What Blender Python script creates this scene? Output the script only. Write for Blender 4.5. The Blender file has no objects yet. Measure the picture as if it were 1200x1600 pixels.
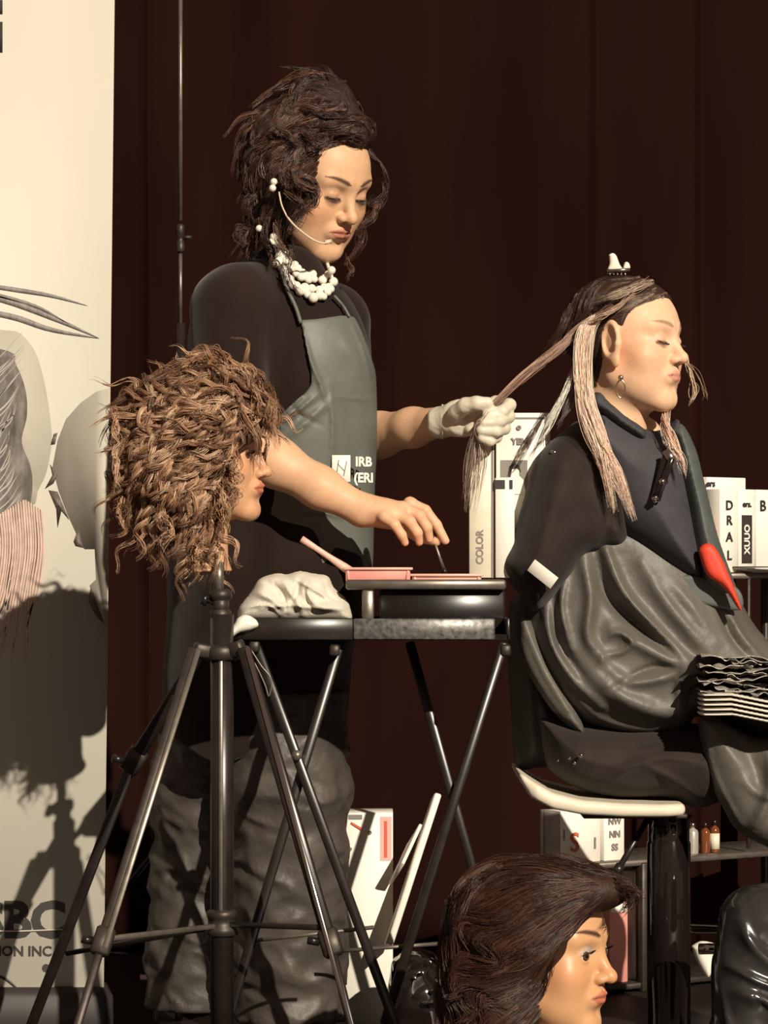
import bpy, math, random
import numpy as np
from mathutils import Vector, Matrix
PI = math.pi
C = bpy.context.scene
COL = C.collection
rng = np.random.default_rng(7)
random.seed(7)
# ------------------------------------------------------------ camera model (1200 x 1600 frame)
F, CX, HZ, CAMZ, CAMD = 4750.0, 600.0, 900.0, 0.80, 5.0
def at(px, py, Y=0.0):
    s = (CAMD + Y) / F
    return np.array([(px - CX) * s, Y, CAMZ - (py - HZ) * s])
def ats(pts, Y=None):
    return np.array([at(p[0], p[1], p[2] if len(p) > 2 else Y) for p in pts])
# ------------------------------------------------------------ distance fields
def n3(v): return np.asarray(v, float)
def sph(P, c, r): return np.linalg.norm(P - n3(c), axis=-1) - r
def ell(P, c, r, R=None):
    Q = P - n3(c)
    if R is not None: Q = Q @ R
    r = n3(r)
    k0 = np.linalg.norm(Q / r, axis=-1)
    k1 = np.linalg.norm(Q / (r * r), axis=-1) + 1e-9
    return k0 * (k0 - 1.0) / k1
def cap(P, a, b, ra, rb=None):
    if rb is None: rb = ra
    a, b = n3(a), n3(b)
    ba = b - a
    t = np.clip(((P - a) @ ba) / (ba @ ba + 1e-12), 0, 1)
    return np.linalg.norm(P - a - t[..., None] * ba, axis=-1) - (ra + (rb - ra) * t)
def chain(P, pts, rs, k=0.004):
    d = None
    for i in range(len(pts) - 1):
        c = cap(P, pts[i], pts[i + 1], rs[i], rs[i + 1])
        d = c if d is None else smin(d, c, k)
    return d
def box(P, c, h, r=0.0, R=None):
    Q = P - n3(c)
    if R is not None: Q = Q @ R
    q = np.abs(Q) - (n3(h) - r)
    return np.linalg.norm(np.maximum(q, 0), axis=-1) + np.minimum(q.max(axis=-1), 0) - r
def smin(a, b, k):
    h = np.clip(0.5 + 0.5 * (b - a) / k, 0, 1)
    return b * (1 - h) + a * h - k * h * (1 - h)
def smax(a, b, k): return -smin(-a, -b, k)
def rotm(yaw=0, pitch=0, roll=0):
    """columns = local axes in world; local face looks to -Y; yaw turns it to +X, pitch bows it down"""
    Rz = np.array(Matrix.Rotation(yaw, 3, 'Z')); Rx = np.array(Matrix.Rotation(pitch, 3, 'X')); Ry = np.array(Matrix.Rotation(roll, 3, 'Y'))
    return Rz @ Rx @ Ry
def nets(f, lo, hi, h):
    """surface nets of the zero level of f over a box"""
    lo, hi = n3(lo), n3(hi)
    n = np.maximum(((hi - lo) / h).astype(int) + 2, 4)
    ax = [lo[i] + h * np.arange(n[i]) for i in range(3)]
    V = np.empty(tuple(n), np.float32)
    step = max(1, int(400000 / (n[1] * n[2])))
    for i in range(0, n[0], step):
        G = np.stack(np.meshgrid(ax[0][i:i + step], ax[1], ax[2], indexing='ij'), -1)
        V[i:i + step] = f(G)
    V[0] = np.maximum(V[0], 1e-4); V[-1] = np.maximum(V[-1], 1e-4)
    V[:, 0] = np.maximum(V[:, 0], 1e-4); V[:, -1] = np.maximum(V[:, -1], 1e-4)
    V[:, :, 0] = np.maximum(V[:, :, 0], 1e-4); V[:, :, -1] = np.maximum(V[:, :, -1], 1e-4)
    I = V < 0
    s = sum(I[a:n[0] - 1 + a, b:n[1] - 1 + b, c:n[2] - 1 + c].astype(np.int8) for a in (0, 1) for b in (0, 1) for c in (0, 1))
    cells = np.argwhere((s > 0) & (s < 8))
    acc = np.zeros((len(cells), 3)); cnt = np.zeros(len(cells))
    cor = [(a, b, c) for a in (0, 1) for b in (0, 1) for c in (0, 1)]
    for p in cor:
        for k in range(3):
            if p[k]: continue
            q = list(p); q[k] = 1
            va = V[cells[:, 0] + p[0], cells[:, 1] + p[1], cells[:, 2] + p[2]]
            vb = V[cells[:, 0] + q[0], cells[:, 1] + q[1], cells[:, 2] + q[2]]
            m = (va < 0) != (vb < 0)
            t = np.where(m, va / (va - vb + 1e-20), 0)
            e = np.tile(n3(p), (len(cells), 1)); e[:, k] += t
            acc[m] += e[m]; cnt[m] += 1
    vert = lo + h * (cells + acc / cnt[:, None])
    idx = -np.ones(tuple(n - 1), np.int64)
    idx[cells[:, 0], cells[:, 1], cells[:, 2]] = np.arange(len(cells))
    faces = []
    for k in range(3):
        u, v = (k + 1) % 3, (k + 2) % 3
        sl0 = [slice(None)] * 3; sl1 = [slice(None)] * 3
        sl0[k] = slice(0, -1); sl1[k] = slice(1, None)
        a, b = I[tuple(sl0)], I[tuple(sl1)]
        e = np.argwhere(a != b)
        ok = (e[:, u] > 0) & (e[:, v] > 0) & (e[:, u] < n[u] - 1) & (e[:, v] < n[v] - 1)
        e = e[ok]
        sgn = a[e[:, 0], e[:, 1], e[:, 2]]
        def g(du, dv):
            q = e.copy(); q[:, u] += du; q[:, v] += dv
            return idx[q[:, 0], q[:, 1], q[:, 2]]
        qd = np.stack([g(-1, -1), g(0, -1), g(0, 0), g(-1, 0)], 1)
        qd[~sgn] = qd[~sgn][:, ::-1]
        faces.append(qd)
    return vert, np.concatenate(faces)
# ------------------------------------------------------------ mesh and object helpers
def mesh(name, V, Fc, mats, smooth=True, col=None, mi=None):
    me = bpy.data.meshes.new(name)
    if isinstance(Fc, np.ndarray) and len(Fc):
        k = Fc.shape[1]
        me.vertices.add(len(V)); me.vertices.foreach_set('co', np.asarray(V, np.float32).ravel())
        me.loops.add(Fc.size); me.loops.foreach_set('vertex_index', Fc.astype(np.int32).ravel())
        me.polygons.add(len(Fc)); me.polygons.foreach_set('loop_start', np.arange(0, Fc.size, k, dtype=np.int32))
        me.update(calc_edges=True)
    else:
        me.from_pydata([tuple(map(float, v)) for v in V], [], [tuple(map(int, f)) for f in Fc])
    me.validate()
    if not isinstance(mats, (list, tuple)): mats = [mats]
    for m in mats: me.materials.append(m)
    me.polygons.foreach_set('use_smooth', [bool(smooth)] * len(me.polygons))
    if mi is not None and len(mi) == len(me.polygons): me.polygons.foreach_set('material_index', np.asarray(mi, np.int32))
    if col is not None:
        at_ = me.color_attributes.new('Col', 'FLOAT_COLOR', 'POINT')
        c4 = np.ones((len(V), 4), np.float32); c4[:, :3] = col
        at_.data.foreach_set('color', c4.ravel())
    me.update()
    return me
def tag(o, label=None, cat=None, group=None, kind=None):
    if label: o['label'] = label
    if cat: o['category'] = cat
    if group: o['group'] = group
    if kind: o['kind'] = kind
    return o
def thing(name, base, label, cat, group=None):
    o = bpy.data.objects.new(name, None); COL.objects.link(o)
    o.empty_display_size = 0.05
    o.location = [float(b) for b in base]
    return tag(o, label, cat, group)
def wloc(o):
    l = np.array(o.location)
    while o.parent: o = o.parent; l = l + np.array(o.location)
    return l
def part(name, VF, mat, parent=None, smooth=True, col=None, mi=None, base=None, sharp=None):
    V, Fc = VF[0], VF[1]
    V = np.asarray(V, float)
    org = wloc(parent) if parent else (n3(base) if base is not None else np.array([(V[:, 0].min() + V[:, 0].max()) / 2, (V[:, 1].min() + V[:, 1].max()) / 2, V[:, 2].min()]))
    me = mesh(name, V - org, Fc, mat, smooth, col, mi)
    o = bpy.data.objects.new(name, me); COL.objects.link(o)
    if parent: o.parent = parent
    else: o.location = org
    if sharp:
        try:
            me.set_sharp_from_angle(angle=math.radians(sharp))
        except Exception: pass
    return o
def join(*parts_):
    Vs, Fs, off = [], [], 0
    allq = all(isinstance(p[1], np.ndarray) and p[1].shape[1] == 4 for p in parts_)
    for p in parts_:
        Vs.append(np.asarray(p[0], float))
        if allq: Fs.append(p[1] + off)
        else: Fs += [tuple(int(i) + off for i in f) for f in p[1]]
        off += len(p[0])
    return np.concatenate(Vs), (np.concatenate(Fs) if allq else Fs)
def bx(c, s, R=None, bev=0.0):
    """box centre c, full size s, chamfered edges"""
    h = n3(s) / 2
    b = min(bev, h.min() * 0.49)
    V, idx = [], {}
    for sx in (-1, 1):
        for sy in (-1, 1):
            for sz in (-1, 1):
                for k in range(3):
                    p = h * n3((sx, sy, sz)); q = p - b * n3((sx, sy, sz)); 
                    q[k] = p[k]
                    idx[(sx, sy, sz, k)] = len(V); V.append(q)
    Fc = []
    S = (-1, 1)
    for k in range(3):
        u, v = (k + 1) % 3, (k + 2) % 3
        for s_ in S:
            loop = []
            for (a, b_) in ((-1, -1), (1, -1), (1, 1), (-1, 1)):
                t = [0, 0, 0]; t[k] = s_; t[u] = a; t[v] = b_
                loop.append(idx[(t[0], t[1], t[2], k)])
            Fc.append(tuple(loop if s_ > 0 else loop[::-1]))
    for k in range(3):           # edges along k
        u, v = (k + 1) % 3, (k + 2) % 3
        for a in S:
            for b_ in S:
                def g(e, kk):
                    t = [0, 0, 0]; t[k] = e; t[u] = a; t[v] = b_
                    return idx[(t[0], t[1], t[2], kk)]
                q = (g(-1, u), g(1, u), g(1, v), g(-1, v))
                Fc.append(q if a * b_ < 0 else q[::-1])
    for sx in S:
        for sy in S:
            for sz in S:
                q = (idx[(sx, sy, sz, 0)], idx[(sx, sy, sz, 1)], idx[(sx, sy, sz, 2)])
                Fc.append(q if sx * sy * sz > 0 else q[::-1])
    V = np.array(V)
    if R is not None: V = V @ np.asarray(R).T
    return V + n3(c), Fc
def frames(P):
    P = np.asarray(P, float)
    T = np.gradient(P, axis=0); T /= np.linalg.norm(T, axis=1)[:, None] + 1e-12
    a = np.array([0, 0, 1.0]) if abs(T[0, 2]) < 0.9 else np.array([1.0, 0, 0])
    N = np.empty_like(T); n = np.cross(T[0], a)
    for i in range(len(T)):
        n = n - T[i] * (n @ T[i]); n /= np.linalg.norm(n) + 1e-12; N[i] = n
    return T, N, np.cross(T, N)
def crom(P, m):
    P = np.asarray(P, float)
    if len(P) == 2: return P[0] + np.linspace(0, 1, m)[:, None] * (P[1] - P[0])
    E = np.vstack([2 * P[0] - P[1], P, 2 * P[-1] - P[-2]])
    out = []
    for u in np.linspace(0, len(P) - 1, m):
        i = min(int(u), len(P) - 2); t = u - i
        a, b, c, d = E[i:i + 4]
        out.append(0.5 * (2 * b + (c - a) * t + (2 * a - 5 * b + 4 * c - d) * t * t + (3 * b - a - 3 * c + d) * t ** 3))
    return np.array(out)
def tube(P, r, n=12, caps=True, sx=1.0):
    P = np.asarray(P, float); m = len(P)
    r = np.full(m, r) if np.isscalar(r) else np.asarray(r, float)
    T, N, B = frames(P)
    a = np.linspace(0, 2 * PI, n, endpoint=False)
    V = (P[:, None, :] + r[:, None, None] * (np.cos(a)[None, :, None] * N[:, None, :] + sx * np.sin(a)[None, :, None] * B[:, None, :])).reshape(-1, 3)
    Fc = [(i * n + j, i * n + (j + 1) % n, (i + 1) * n + (j + 1) % n, (i + 1) * n + j) for i in range(m - 1) for j in range(n)]
    if caps:
        Fc.append(tuple(range(n))[::-1]); Fc.append(tuple((m - 1) * n + j for j in range(n)))
    return V, Fc
def rod(a, b, r, n=14, rb=None):
    return tube(np.array([a, b]), [r, r if rb is None else rb], n)
def bar(a, b, w, d):
    """rectangular bar from a to b, w across the view, d in depth"""
    a, b = n3(a), n3(b)
    L = np.linalg.norm(b - a); z = (b - a) / L
    y = np.array([0, 1.0, 0]); y = y - z * (y @ z); y /= np.linalg.norm(y); x = np.cross(y, z)
    return bx((a + b) / 2, (w, d, L), np.stack([x, y, z], 1), min(w, d) * 0.2)
def lathe(c, prof, n=32, R=None):
    V = np.array([(r * math.cos(2 * PI * j / n), r * math.sin(2 * PI * j / n), z) for r, z in prof for j in range(n)])
    m = len(prof)
    Fc = [(i * n + j, i * n + (j + 1) % n, (i + 1) * n + (j + 1) % n, (i + 1) * n + j) for i in range(m - 1) for j in range(n)]
    Fc.append(tuple(range(n))[::-1]); Fc.append(tuple((m - 1) * n + j for j in range(n)))
    if R is not None: V = V @ np.asarray(R).T
    return V + n3(c), Fc
def slab(poly, y0, y1, R=None):
    """extruded xz polygon (world x,z), y0 front, y1 back"""
    n = len(poly)
    V = np.array([(p[0], y0, p[1]) for p in poly] + [(p[0], y1, p[1]) for p in poly])
    A = sum(poly[i][0] * poly[(i + 1) % n][1] - poly[(i + 1) % n][0] * poly[i][1] for i in range(n))
    f = tuple(range(n)); b = tuple(range(2 * n - 1, n - 1, -1))
    s = [(i, n + i, n + (i + 1) % n, (i + 1) % n) for i in range(n)]
    if A < 0: f, b, s = f[::-1], b[::-1], [q[::-1] for q in s]
    return V, [f, b] + s
def slabpx(pts, Y, th):
    return slab([(p[0], p[2]) for p in ats(pts, Y)], Y, Y + th)
def text(body, size, th=0.0006, bold=0.0, sx=1.0, spacing=1.0):
    """text mesh in the xz plane facing -Y, origin at its centre"""
    cu = bpy.data.curves.new('txt', 'FONT'); cu.body = body; cu.size = size; cu.extrude = th / 2; cu.offset = bold
    cu.align_x = 'CENTER'; cu.align_y = 'CENTER'; cu.resolution_u = 3; cu.space_character = spacing; cu.space_line = 0.85
    o = bpy.data.objects.new('txt', cu); COL.objects.link(o)
    bpy.context.view_layer.update()
    me = bpy.data.meshes.new_from_object(o.evaluated_get(bpy.context.evaluated_depsgraph_get()))
    V = np.empty(len(me.vertices) * 3); me.vertices.foreach_get('co', V); V = V.reshape(-1, 3)
    Fc = [tuple(p.vertices) for p in me.polygons]
    bpy.data.objects.remove(o); bpy.data.curves.remove(cu); bpy.data.meshes.remove(me)
    return np.stack([V[:, 0] * sx, -V[:, 2], V[:, 1]], 1), Fc
def place(VF, c, R=None):
    V = VF[0] if R is None else VF[0] @ np.asarray(R).T
    return V + n3(c), VF[1]
# ------------------------------------------------------------ smooth noise
def vnoise(P, s, seed=0):
    P = np.asarray(P) * s
    r = np.random.default_rng(seed)
    out = 0
    for i in range(6):
        k = r.normal(size=3); k *= (0.7 + r.random()) / np.linalg.norm(k) * 2.2
        out = out + np.sin(P @ k + r.random() * 6.28 + 1.3 * np.sin(P @ r.normal(size=3) * 1.1 + r.random() * 6))
    return out / 6
# ------------------------------------------------------------ polygon solids: own outline, depth and folds
def polysd(X, Z, poly):
    poly = np.asarray(poly, float)
    d = np.full(X.shape, 1e9); ins = np.zeros(X.shape, bool)
    n = len(poly)
    for i in range(n):
        a, b = poly[i], poly[(i + 1) % n]
        e = b - a
        t = np.clip(((X - a[0]) * e[0] + (Z - a[1]) * e[1]) / (e @ e + 1e-12), 0, 1)
        d = np.minimum(d, np.hypot(X - a[0] - t * e[0], Z - a[1] - t * e[1]))
        c = (a[1] > Z) != (b[1] > Z)
        xi = a[0] + (Z - a[1]) * e[0] / (e[1] + 1e-12)
        ins ^= c & (X < xi)
    return np.where(ins, d, -d)
def linesd(X, Z, pl):
    d = np.full(X.shape, 1e9); tt = np.zeros(X.shape); n = len(pl) - 1
    for i in range(n):
        a, b = pl[i], pl[i + 1]; e = b - a
        t = np.clip(((X - a[0]) * e[0] + (Z - a[1]) * e[1]) / (e @ e + 1e-12), 0, 1)
        q = np.hypot(X - a[0] - t * e[0], Z - a[1] - t * e[1])
        m = q < d; d = np.where(m, q, d); tt = np.where(m, (i + t) / n, tt)
    return d, tt
def solid(pts, Y, T, Rr, ridges=(), h=0.004, back=1.0, yshift=None, wob=0.0, seed=1, smoothpoly=True):
    """closed body whose outline is pts (px), bulging T towards and back*T away from plane Y;
    ridges = (px polyline, width m, height m): folds standing out of (or pressed into) the front"""
    W = ats(pts, Y)[:, [0, 2]]
    if smoothpoly:
        W = crom(np.vstack([W, W[:1]]), len(W) * 5)[:-1]
    lo = W.min(0) - 3 * h; hi = W.max(0) + 3 * h
    nx, nz = ((hi - lo) / h).astype(int) + 2
    gx = lo[0] + h * np.arange(nx); gz = lo[1] + h * np.arange(nz)
    X, Z = np.meshgrid(gx, gz, indexing='ij')
    d = polysd(X, Z, W)
    q = np.clip(d / Rr, 0, 1)
    t = np.sqrt(np.clip(1 - (1 - q) ** 2, 0, 1))
    fr = T * t; bk = T * back * t
    for (pl, w, a) in ridges:
        w2 = crom(ats(pl, Y)[:, [0, 2]], max(6, len(pl) * 4))
        dd, tt = linesd(X, Z, w2)
        env = np.sin(PI * np.clip(tt, 0.06, 0.94)) ** 0.5
        fr = fr + a * env * np.exp(-(dd / w) ** 2) * np.clip(d / 0.01, 0, 1)
    if wob: fr = fr + wob * vnoise(np.stack([X, 0 * X, Z], -1), 30, seed) * np.clip(d / 0.02, 0, 1)
    ys = 0 * X if yshift is None else yshift(X, Z)
    YF = Y - fr + ys; YB = Y + bk + ys
    ymin, ymax = YF[d > 0].min() - 3 * h, YB[d > 0].max() + 3 * h
    def f(G):
        i0 = int(round((G[0, 0, 0, 0] - lo[0]) / h)); k = G.shape[0]
        a = YF[i0:i0 + k, None, :]; b = YB[i0:i0 + k, None, :]; dd = d[i0:i0 + k, None, :]
        return np.maximum(np.maximum(a - G[..., 1], G[..., 1] - b), -dd)
    # nets() samples on exactly this grid
    V, Fc = nets(f, (lo[0], ymin, lo[1]), (lo[0] + h * (nx - 1.7), ymax, lo[1] + h * (nz - 1.7)), h)
    return relax(V, Fc, 2), Fc
def relax(V, Fc, it=2, lam=0.5):
    e = np.concatenate([Fc[:, [0, 1]], Fc[:, [1, 2]], Fc[:, [2, 3]], Fc[:, [3, 0]]])
    for _ in range(it):
        S = np.zeros_like(V); n = np.zeros(len(V))
        for k in range(3):
            S[:, k] = np.bincount(e[:, 0], V[e[:, 1], k], len(V)) + np.bincount(e[:, 1], V[e[:, 0], k], len(V))
        n = np.bincount(e[:, 0], minlength=len(V)) + np.bincount(e[:, 1], minlength=len(V))
        V = V + lam * (S / n[:, None] - V)
    return V
# ------------------------------------------------------------ hair
def hairtubes(paths, rad, cols, sides=3):
    """paths (n,m,3), rad (n,m), cols (n,3) -> one mesh"""
    n, m, _ = paths.shape
    T = np.gradient(paths, axis=1); T /= np.linalg.norm(T, axis=2)[..., None] + 1e-12
    a = np.array([0.31, -0.92, 0.24])
    N = np.cross(T, a); N /= np.linalg.norm(N, axis=2)[..., None] + 1e-9
    B = np.cross(T, N)
    ang = np.linspace(0, 2 * PI, sides, endpoint=False)
    V = paths[:, :, None, :] + rad[:, :, None, None] * (np.cos(ang)[None, None, :, None] * N[:, :, None, :] + np.sin(ang)[None, None, :, None] * B[:, :, None, :])
    base = (np.arange(n) * m * sides)[:, None, None]
    i = np.arange(m - 1)[None, :, None] * sides
    j = np.arange(sides)[None, None, :]; j2 = (j + 1) % sides
    q = np.stack([base + i + j, base + i + j2, base + i + sides + j2, base + i + sides + j], -1).reshape(-1, 4)
    cc = np.repeat(cols, m * sides, axis=0)
    return V.reshape(-1, 3), q, cc
def lock(guide, n=20, m=18, sp=(0.003, 0.008, 0.002), r=0.0006, curl=0.0, turns=2.0, ph=None, fuzz=0.0015, R=None, wave=0.0):
    R = R or rng
    G = crom(guide, m); T, N, B = frames(G)
    t = np.linspace(0, 1, m)
    if curl:
        ph = R.random() * 6.28 if ph is None else ph
        A = curl * np.clip(t * 3, 0, 1)
        G = G + (A * np.cos(2 * PI * turns * t + ph))[:, None] * N + (A * np.sin(2 * PI * turns * t + ph))[:, None] * B
        T, N, B = frames(G)
    s = np.interp(t, np.linspace(0, 1, len(sp)), sp)
    rr = np.sqrt(R.random(n)); an = R.random(n) * 6.28
    u, v = rr * np.cos(an), rr * np.sin(an)
    Pp = G[None] + (u[:, None] * s[None])[..., None] * N[None] + (v[:, None] * s[None])[..., None] * B[None]
    k = R.normal(size=(n, 3, 3)) * fuzz
    for q in range(3):
        Pp = Pp + np.sin(PI * (q + 1) * t + 1.1 * q)[None, :, None] * k[:, q][:, None, :]
    ln_ = 1 - .38 * R.random(n) ** 2 if m > 11 else np.ones(n)          # strands end at different lengths
    u_ = t[None] * ln_[:, None] * (m - 1); i0 = np.minimum(u_.astype(int), m - 2); fq = (u_ - i0)[..., None]; jj = np.arange(n)[:, None]
    Pp = Pp[jj, i0] * (1 - fq) + Pp[jj, i0 + 1] * fq
    tip = np.clip((1 - t) * 5, 0.25, 1) * r
    ra = tip[None] * (0.75 + 0.5 * R.random(n))[:, None]
    return Pp, ra
def hairmesh(locks, palette, var=0.25, R=None):
    R = R or rng
    out = []
    for L in locks:
        Pp, ra = L[0], L[1]
        c = n3(L[2]) if len(L) > 2 else n3(palette[R.integers(len(palette))])
        cols = c[None] * (1 + var * R.normal(size=(len(Pp), 1)))
        out.append(hairtubes(Pp, ra, np.clip(cols, 0.001, 1)))
    off = 0; Vs, Fs, Cs = [], [], []
    for V, q, c in out:
        Vs.append(V); Fs.append(q + off); Cs.append(c); off += len(V)
    return np.concatenate(Vs), np.concatenate(Fs), np.concatenate(Cs)
def surfY(o, px, py, off=0.0):
    """where the line of sight through px,py meets mesh object o"""
    from mathutils.bvhtree import BVHTree
    if 'bvh' not in surfY.__dict__: surfY.bvh = {}
    if o.name not in surfY.bvh:
        surfY.bvh[o.name] = (BVHTree.FromPolygons([tuple(v.co) for v in o.data.vertices], [tuple(p.vertices) for p in o.data.polygons]), wloc(o))
    t, l = surfY.bvh[o.name]
    cp_ = n3((0, -CAMD, CAMZ)); d = at(px, py, 0) - cp_; d /= np.linalg.norm(d)
    h = t.ray_cast(Vector(cp_ - l), Vector(d))
    return float(h[0][1] + l[1] - off) if h[0] is not None else float('nan')
class Front:
    """near (or far) surface of a distance field, as Y over (px,py)"""
    def __init__(s, f, x0, x1, y0, y1, Ya, Yb, step=4, far=False):
        s.x0, s.y0, s.st = x0, y0, step
        xs = np.arange(x0, x1 + step, step); ys = np.arange(y0, y1 + step, step)
        Ys = np.linspace(Ya, Yb, 90)
        if far: Ys = Ys[::-1]
        PX, PY = np.meshgrid(xs, ys, indexing='ij')
        D = np.full(PX.shape, np.nan)
        for Y in Ys:
            k = (CAMD + Y) / F
            G = np.stack([(PX - CX) * k, np.full(PX.shape, Y), CAMZ - (PY - HZ) * k], -1)
            ins = (f(G) < 0) & np.isnan(D)
            D[ins] = Y
        s.D = D; s.mid = np.nanmean(D)
    def Y(s, px, py):
        i = np.clip(((px - s.x0) / s.st).round().astype(int), 0, s.D.shape[0] - 1)
        j = np.clip(((py - s.y0) / s.st).round().astype(int), 0, s.D.shape[1] - 1)
        return s.D[i, j]
def combed(front, guides, nseeds, length, n=10, m=14, sp=(0.001, 0.004, 0.001), r=0.0006, off=(0.0, 0.006), curl=0.0, turns=1.5, jit=0.15, region=None, fuzz=0.0012, sign=-1, R=None, colf=None, clear=None, trunc=False):
    """locks laid on a hair mass, following the nearest drawn guide"""
    R = R or rng
    GP, GT = [], []
    for g in guides:
        q = crom(np.asarray(g, float), max(8, len(g) * 6)); t = np.gradient(q, axis=0); t /= np.linalg.norm(t, axis=1)[:, None] + 1e-9
        GP.append(q); GT.append(t)
    GP = np.concatenate(GP); GT = np.concatenate(GT)
    xs, ys = np.where(~np.isnan(front.D)); out = []
    tries = 0
    while len(out) < nseeds and tries < nseeds * 6:
        tries += 1
        k = R.integers(len(xs)); p = np.array([front.x0 + xs[k] * front.st, front.y0 + ys[k] * front.st], float) + R.normal(size=2) * 2
        if region and not region(p): continue
        L = length * (0.6 + 0.8 * R.random()); stp = L / 10
        pts = [p.copy()]; a = R.normal() * jit
        ca, sa = math.cos(a), math.sin(a)
        for _ in range(10):
            w = 1 / (((GP - p) ** 2).sum(1) + 60) ** 1.5
            t = (GT * w[:, None]).sum(0); t /= np.linalg.norm(t) + 1e-9
            t = np.array([ca * t[0] - sa * t[1], sa * t[0] + ca * t[1]])
            p = p + t * stp; pts.append(p.copy())
        pts = np.array(pts); Y = front.Y(pts[:, 0], pts[:, 1])
        ok = ~np.isnan(Y)
        if ok.sum() < 4: continue
        if trunc:
            e_ = int(np.argmin(ok)) if not ok.all() else len(ok)
            if e_ < 5: continue
            pts, Y, ok = pts[:e_], Y[:e_], ok[:e_]
        if not ok.all():
            last = np.where(ok)[0]; Y = np.interp(np.arange(len(Y)), last, Y[last])
        Y = np.convolve(np.pad(Y, 2, mode='edge'), np.ones(5) / 5, 'valid')
        if clear is not None and polysd(pts[:, 0], pts[:, 1], clear).max() > 0: continue
        o = off[0] + (off[1] - off[0]) * R.random()
        tuck = np.sin(PI * np.linspace(.12, .93, len(pts))) ** .6
        W = np.array([at(a_[0], a_[1], y + sign * (o * k_ - .0015 * (1 - k_))) for a_, y, k_ in zip(pts, Y, tuck)])
        Pp, ra = lock(W, n, m, sp, r, curl, turns, None, fuzz, R)
        out.append((Pp, ra) if colf is None else (Pp, ra, colf(pts[0])))
    return out
# ------------------------------------------------------------ materials
def mat(name, col, rough=0.6, metal=0.0, spec=0.5, noise=None, bump=None, attr=False, sheen=0.0, coat=0.0, sss=0.0, trans=0.0, stretch=None, alpha=1.0):
    m = bpy.data.materials.new(name); m.use_nodes = True
    nt = m.node_tree; N, L = nt.nodes, nt.links
    b = N['Principled BSDF']
    b.inputs['Base Color'].default_value = (*col, 1); b.inputs['Roughness'].default_value = rough
    b.inputs['Metallic'].default_value = metal; b.inputs['Specular IOR Level'].default_value = spec
    b.inputs['Sheen Weight'].default_value = sheen; b.inputs['Coat Weight'].default_value = coat
    if sss:
        b.inputs['Subsurface Weight'].default_value = sss; b.inputs['Subsurface Scale'].default_value = 0.006
        b.inputs['Subsurface Radius'].default_value = (1.0, 0.35, 0.18)
    if trans: b.inputs['Transmission Weight'].default_value = trans
    tc = N.new('ShaderNodeTexCoord'); mp = N.new('ShaderNodeMapping'); L.new(tc.outputs['Object'], mp.inputs['Vector'])
    if stretch: mp.inputs['Scale'].default_value = stretch
    src = None
    if attr:
        a = N.new('ShaderNodeAttribute'); a.attribute_name = 'Col'; src = a.outputs['Color']
        L.new(src, b.inputs['Base Color'])
    if noise:                                   # (scale, amount, detail): mottling of the surface colour
        nz = N.new('ShaderNodeTexNoise'); nz.inputs['Scale'].default_value = noise[0]; nz.inputs['Detail'].default_value = noise[2] if len(noise) > 2 else 3
        L.new(mp.outputs[0], nz.inputs['Vector'])
        r = N.new('ShaderNodeMapRange'); r.inputs['From Min'].default_value = 0.3; r.inputs['From Max'].default_value = 0.7
        r.inputs['To Min'].default_value = 1 - noise[1]; r.inputs['To Max'].default_value = 1 + noise[1]
        L.new(nz.outputs['Fac'], r.inputs['Value'])
        mx = N.new('ShaderNodeVectorMath'); mx.operation = 'SCALE'
        if src: L.new(src, mx.inputs[0])
        else: mx.inputs[0].default_value = col
        L.new(r.outputs[0], mx.inputs['Scale']); L.new(mx.outputs[0], b.inputs['Base Color'])
    if bump:                                    # (scale, strength, distance)
        nb = N.new('ShaderNodeTexNoise'); nb.inputs['Scale'].default_value = bump[0]; nb.inputs['Detail'].default_value = 4
        L.new(mp.outputs[0], nb.inputs['Vector'])
        bp = N.new('ShaderNodeBump'); bp.inputs['Strength'].default_value = bump[1]; bp.inputs['Distance'].default_value = bump[2] if len(bump) > 2 else 0.002
        L.new(nb.outputs['Fac'], bp.inputs['Height']); L.new(bp.outputs[0], b.inputs['Normal'])
    return m
M = {}
M['skin'] = mat('skin', (.6, .35, .2), 0.5, spec=0.35, attr=True, sss=0.12, noise=(90, .05), bump=(500, .12, .0005))
M['wax'] = mat('mannequin_skin', (.6, .3, .15), 0.42, spec=0.4, attr=True, sss=0.05, noise=(60, .03))
M['hair'] = mat('hair', (.1, .05, .03), 0.36, spec=0.5, attr=True)
M['hairbase'] = mat('hair_base', (.02, .010, .006), 0.6, spec=0.2, noise=(60, .5), bump=(140, 1, .004), stretch=(1, 1, .25))
M['eye'] = mat('eye', (.7, .65, .6), 0.12, attr=True, coat=.6)
M['white'] = mat('white_card', (.84, .79, .70), 0.55, noise=(9, .03))
M['cream'] = mat('cream_leather', (.74, .66, .52), 0.5, noise=(40, .05), bump=(300, .2, .0006))
M['towel'] = mat('towel', (.74, .69, .58), 0.95, spec=.1, bump=(700, .8, .002), noise=(60, .07))
M['pearl'] = mat('pearl', (.86, .80, .68), 0.22, coat=.5)
M['ink'] = mat('ink', (.03, .022, .02), 0.6)
M['inkgrey'] = mat('ink_grey', (.22, .19, .17), 0.6)
M['blackmetal'] = mat('black_metal', (.018, .013, .011), 0.33, spec=.6, noise=(30, .3))
M['greymetal'] = mat('grey_metal', (.22, .19, .16), 0.38, metal=.7, noise=(50, .2))
M['darkmetal'] = mat('dark_metal', (.06, .048, .04), 0.48, metal=.6, noise=(50, .25))
M['chrome'] = mat('chrome', (.55, .5, .45), 0.12, metal=1)
M['tray'] = mat('scuffed_tray', (.16, .155, .145), 0.4, metal=.4, noise=(120, .6, 5), bump=(80, .4, .001))
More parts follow.
